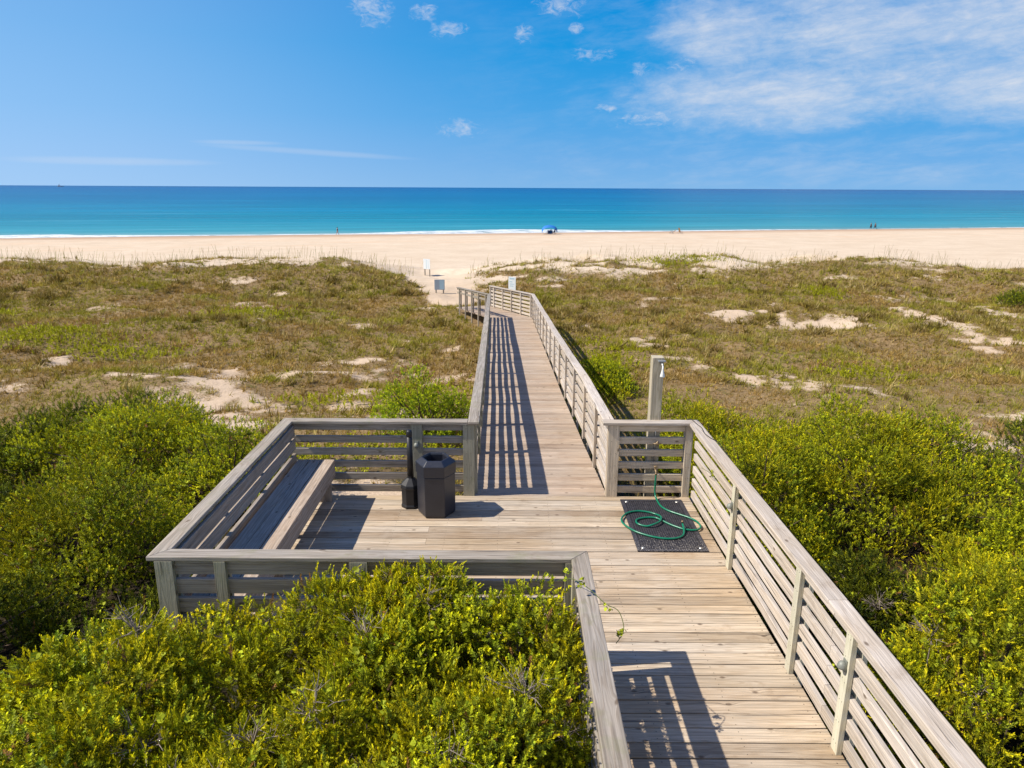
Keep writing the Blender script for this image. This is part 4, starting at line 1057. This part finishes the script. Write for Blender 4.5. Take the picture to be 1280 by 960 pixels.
def boat():
    y = 6000.; x = y * (106 - 640) / 880.; root = empty('boat', (x, y, SEA_Z)); tag(root, 'tiny grey ship on the horizon at the far left', 'boat')
    h = MB(); 
    pts = [(-26, 0), (-20, 4.5), (16, 4.5), (28, 0), (16, -4.5), (-20, -4.5)]; b0 = len(h.v)
    for z, k in ((-1, .86), (6, 1.)):
        for a, b in pts: h.v.append(Vector((x + a * k, y + b * k, SEA_Z + z)))
    for i in range(6): h._face((i, (i + 1) % 6, 6 + (i + 1) % 6, 6 + i), [(0, 0)] * 4, .5)
    h._face((6, 7, 8, 9, 10, 11), [(0, 0)] * 6, .5); h.build('hull', SIGN_G, root)
    c = MB(); c.box((x - 8, y, SEA_Z + 9.5), (14, 6, 7)); c.box((x - 9, y, SEA_Z + 15), (8, 5, 4)); c.build('cabin', BOAT_W, root)
    m = MB(); m.tube([(x - 6, y, SEA_Z + 17), (x - 6, y, SEA_Z + 27)], .6, 6); m.build('mast', BOAT_W, root)
boat()

# ------------------------------------------------------------------ sky, sun, camera
def make_world():
    w = bpy.data.worlds.new('World'); SC.world = w; w.use_nodes = True
    t = NT(w); bg = t.n['Background']
    sky = t.new('ShaderNodeTexSky', sky_type='NISHITA'); sky.sun_disc = False
    sky.sun_elevation = SUN_EL; sky.sun_rotation = math.radians(-90) - SUN_AZ_OFF
    sky.altitude = 0; sky.air_density = 1.0; sky.dust_density = .2; sky.ozone_density = 1.5
    hs = t.new('ShaderNodeHueSaturation'); t.l.new(sky.outputs[0], hs.inputs['Color']); hs.inputs['Saturation'].default_value = SKY_SAT; hs.inputs['Value'].default_value = 1.; hs.inputs['Hue'].default_value = .5
    col0 = hs.outputs[0]
    dirn = t.vm('NORMALIZE', t.new('ShaderNodeTexCoord').outputs['Generated']); s = t.sep(dirn)
    az = t.m('MULTIPLY', t.m('ARCTAN2', s[0], s[1]), 57.2958); el = t.m('MULTIPLY', t.m('ARCSINE', s[2]), 57.2958)
    # marine air: the clear sky keeps a deep blue down to a pale blue horizon, paler on the sun's side
    K = 1 / (.146 * 1.07)
    blue = t.ramp(t.lin(el, 0, 30, 0, 1), [(0., tuple(K * v for v in (.20, .47, .83))), (.07, tuple(K * v for v in (.14, .42, .82))), (.17, tuple(K * v for v in (.06, .37, .80))), (.33, tuple(K * v for v in (-.012, .31, .76))), (.5, tuple(K * v for v in (-.015, .26, .72))), (1., tuple(K * v for v in (.004, .12, .48)))])
    sunny = t.m('MULTIPLY', t.ss(az, 8, -42), t.ss(el, 45, 0))
    blue = t.mix(t.m('MULTIPLY', sunny, .38), blue, tuple(K * v for v in (.66, .86, 1.15)))
    col = t.mix(.98, col0, blue)
    # flat cloud deck seen in perspective
    den = t.m('ADD', t.m('MAXIMUM', s[2], 0.), .10)
    px = t.m('DIVIDE', s[0], den); py = t.m('DIVIDE', s[1], den)
    n1 = t.noise(t.comb(px, py, 0.), 1.1, 7, .6, .3)
    n2 = t.noise(t.comb(t.m('MULTIPLY', az, .16), t.m('MULTIPLY', el, .42), 3.), 1., 7, .62, .25)
    n3 = t.noise(t.comb(t.m('MULTIPLY', az, .62), t.m('MULTIPLY', el, 1.25), 9.), 1., 9, .70, .5)
    n5 = t.noise(t.comb(t.m('MULTIPLY', az, 1.25), t.m('MULTIPLY', el, 2.1), 4.), 1., 8, .68, .8)
    n4 = t.noise(t.comb(t.m('ADD', t.m('MULTIPLY', az, .30), t.m('MULTIPLY', el, .25)), t.m('SUBTRACT', t.m('MULTIPLY', el, 1.5), t.m('MULTIPLY', az, .22)), 1.), 1., 8, .68, .6)
    def ell(a, e, ra, re, tilt=0., hard=1.):
        da = t.m('SUBTRACT', az, a); de = t.m('SUBTRACT', t.m('SUBTRACT', el, e), t.m('MULTIPLY', da, tilt))
        q = t.m('ADD', t.m('POWER', t.m('ABSOLUTE', t.m('DIVIDE', da, ra)), 2.), t.m('POWER', t.m('ABSOLUTE', t.m('DIVIDE', de, re)), 2.))
        return t.m('SUBTRACT', 1., q)
    # the large thin bank at the right
    bank = None
    for e_ in ((30, 10.2, 18, 5.2), (18, 6.6, 9.5, 3.0), (33, 7.0, 16, 3.0), (15.5, 10.5, 5.5, 3.4)):
        q = ell(*e_); bank = q if bank is None else t.m('MAXIMUM', bank, q)
    bmask = t.ss(t.m('ADD', t.m('ADD', t.m('MULTIPLY', bank, .34), t.m('MULTIPLY', n2, .66)), t.m('MULTIPLY', n3, .42)), .36, 1.12)
    bmask = t.m('MULTIPLY', bmask, t.lin(n4, .3, .7, .55, .92))
    puff = None
    for e_ in ((-10.2, 12.2, 1.7, 1.6), (-6.5, 12.0, 1.2, .7), (-4.7, 10.9, 1.6, .7), (3.4, 12.5, 2.2, .9), (.8, 10.7, .8, .9), (5.7, 9.3, 1.9, .5), (-4.0, 4.3, 1.9, .75), (7.0, 5.7, 1.0, .4), (4.6, 11.0, .7, .5), (12.5, 8.6, 1.7, .7), (9.3, 8.3, 1.0, .5), (11, 5.0, 4, .9)):
        q = ell(*e_); puff = q if puff is None else t.m('MAXIMUM', puff, q)
    pmask = t.m('MULTIPLY', t.ss(t.m('ADD', t.m('MULTIPLY', t.m('MAXIMUM', puff, -2.), .20), t.m('ADD', t.m('MULTIPLY', n3, .35), t.m('MULTIPLY', n5, .85))), .60, 1.06), .62)
    st = None
    for e_ in ((-15, 2.45, 9.5, .30, -.05), (-28, 1.6, 8, .35), (-20, 3.0, 4, .22)):
        q = ell(*e_); st = q if st is None else t.m('MAXIMUM', st, q)
    smask = t.m('MULTIPLY', t.ss(t.m('ADD', t.m('MAXIMUM', st, -1.), t.m('MULTIPLY', n2, .6)), .40, 1.5), .22)
    # broken cloud added unseen behind the camera, to fill front faces
    back = t.m('MULTIPLY', t.m('MULTIPLY', t.ss(t.m('ABSOLUTE', az), 60, 110), t.ss(t.noise(t.comb(px, py, 5.), .8, 6, .6), .36, .60)), t.m('MULTIPLY', t.ss(el, 70, 40), .8))
    veil = t.m('MULTIPLY', t.m('MULTIPLY', t.ss(t.m('ADD', t.m('MULTIPLY', n2, .7), t.m('MULTIPLY', n4, .5)), .48, .85), t.ss(az, -12, 22)), .22)
    bmask = t.m('MAXIMUM', bmask, veil)
    m = t.m('MAXIMUM', t.m('MAXIMUM', t.m('MAXIMUM', bmask, pmask), smask), back)
    m = t.m('MULTIPLY', m, t.ss(el, -.2, .5))
    cw = t.mix(t.lin(n2, .3, .75, 0, 1), (CLOUD * .80, CLOUD * .86, CLOUD * 1.0), (CLOUD * 1.0, CLOUD * 1.0, CLOUD * 1.02))
    c = t.mix(m, col, cw)
    t.put(bg.inputs['Color'], c); bg.inputs['Strength'].default_value = SKY_STR
SKY_STR = .10; SKY_SAT = 1.1; CLOUD = 5.4
make_world()

def sun():
    l = bpy.data.lights.new('sun', 'SUN'); l.energy = 4.2; l.angle = math.radians(.53); l.color = (1., .93, .82)
    o = bpy.data.objects.new('sun', l); COL.objects.link(o)
    d = Vector((math.cos(SUN_EL) * math.cos(SUN_AZ_OFF), math.cos(SUN_EL) * math.sin(SUN_AZ_OFF), -math.sin(SUN_EL)))
    o.rotation_euler = d.to_track_quat('-Z', 'Y').to_euler(); o.location = (-20, 0, 30)
sun()

cam = bpy.data.cameras.new('camera'); co = bpy.data.objects.new('camera', cam); COL.objects.link(co)
F_PX, PITCH, ROLL = 900., math.atan(245.3 / 900.), math.radians(.29)
cam.sensor_width = 36; cam.lens = 36 * F_PX / 1280.; cam.clip_start = .05; cam.clip_end = 200000
co.location = (0, 0, CAM_H)
co.rotation_euler = (Matrix.Rotation(math.pi / 2 - PITCH, 4, 'X') @ Matrix.Rotation(ROLL, 4, 'Z')).to_euler()
SC.camera = co

SC.render.engine = 'CYCLES'
vs = SC.view_settings; vs.view_transform = 'Standard'; vs.look = 'None'; vs.gamma = 1; vs.use_curve_mapping = False; vs.exposure = .62
cy = SC.cycles
cy.use_denoising = True; cy.max_bounces = 5; cy.diffuse_bounces = 2; cy.glossy_bounces = 3; cy.transmission_bounces = 4; cy.transparent_max_bounces = 8
cy.caustics_reflective = False; cy.caustics_refractive = False
SC.render.resolution_x = 1024; SC.render.resolution_y = 768
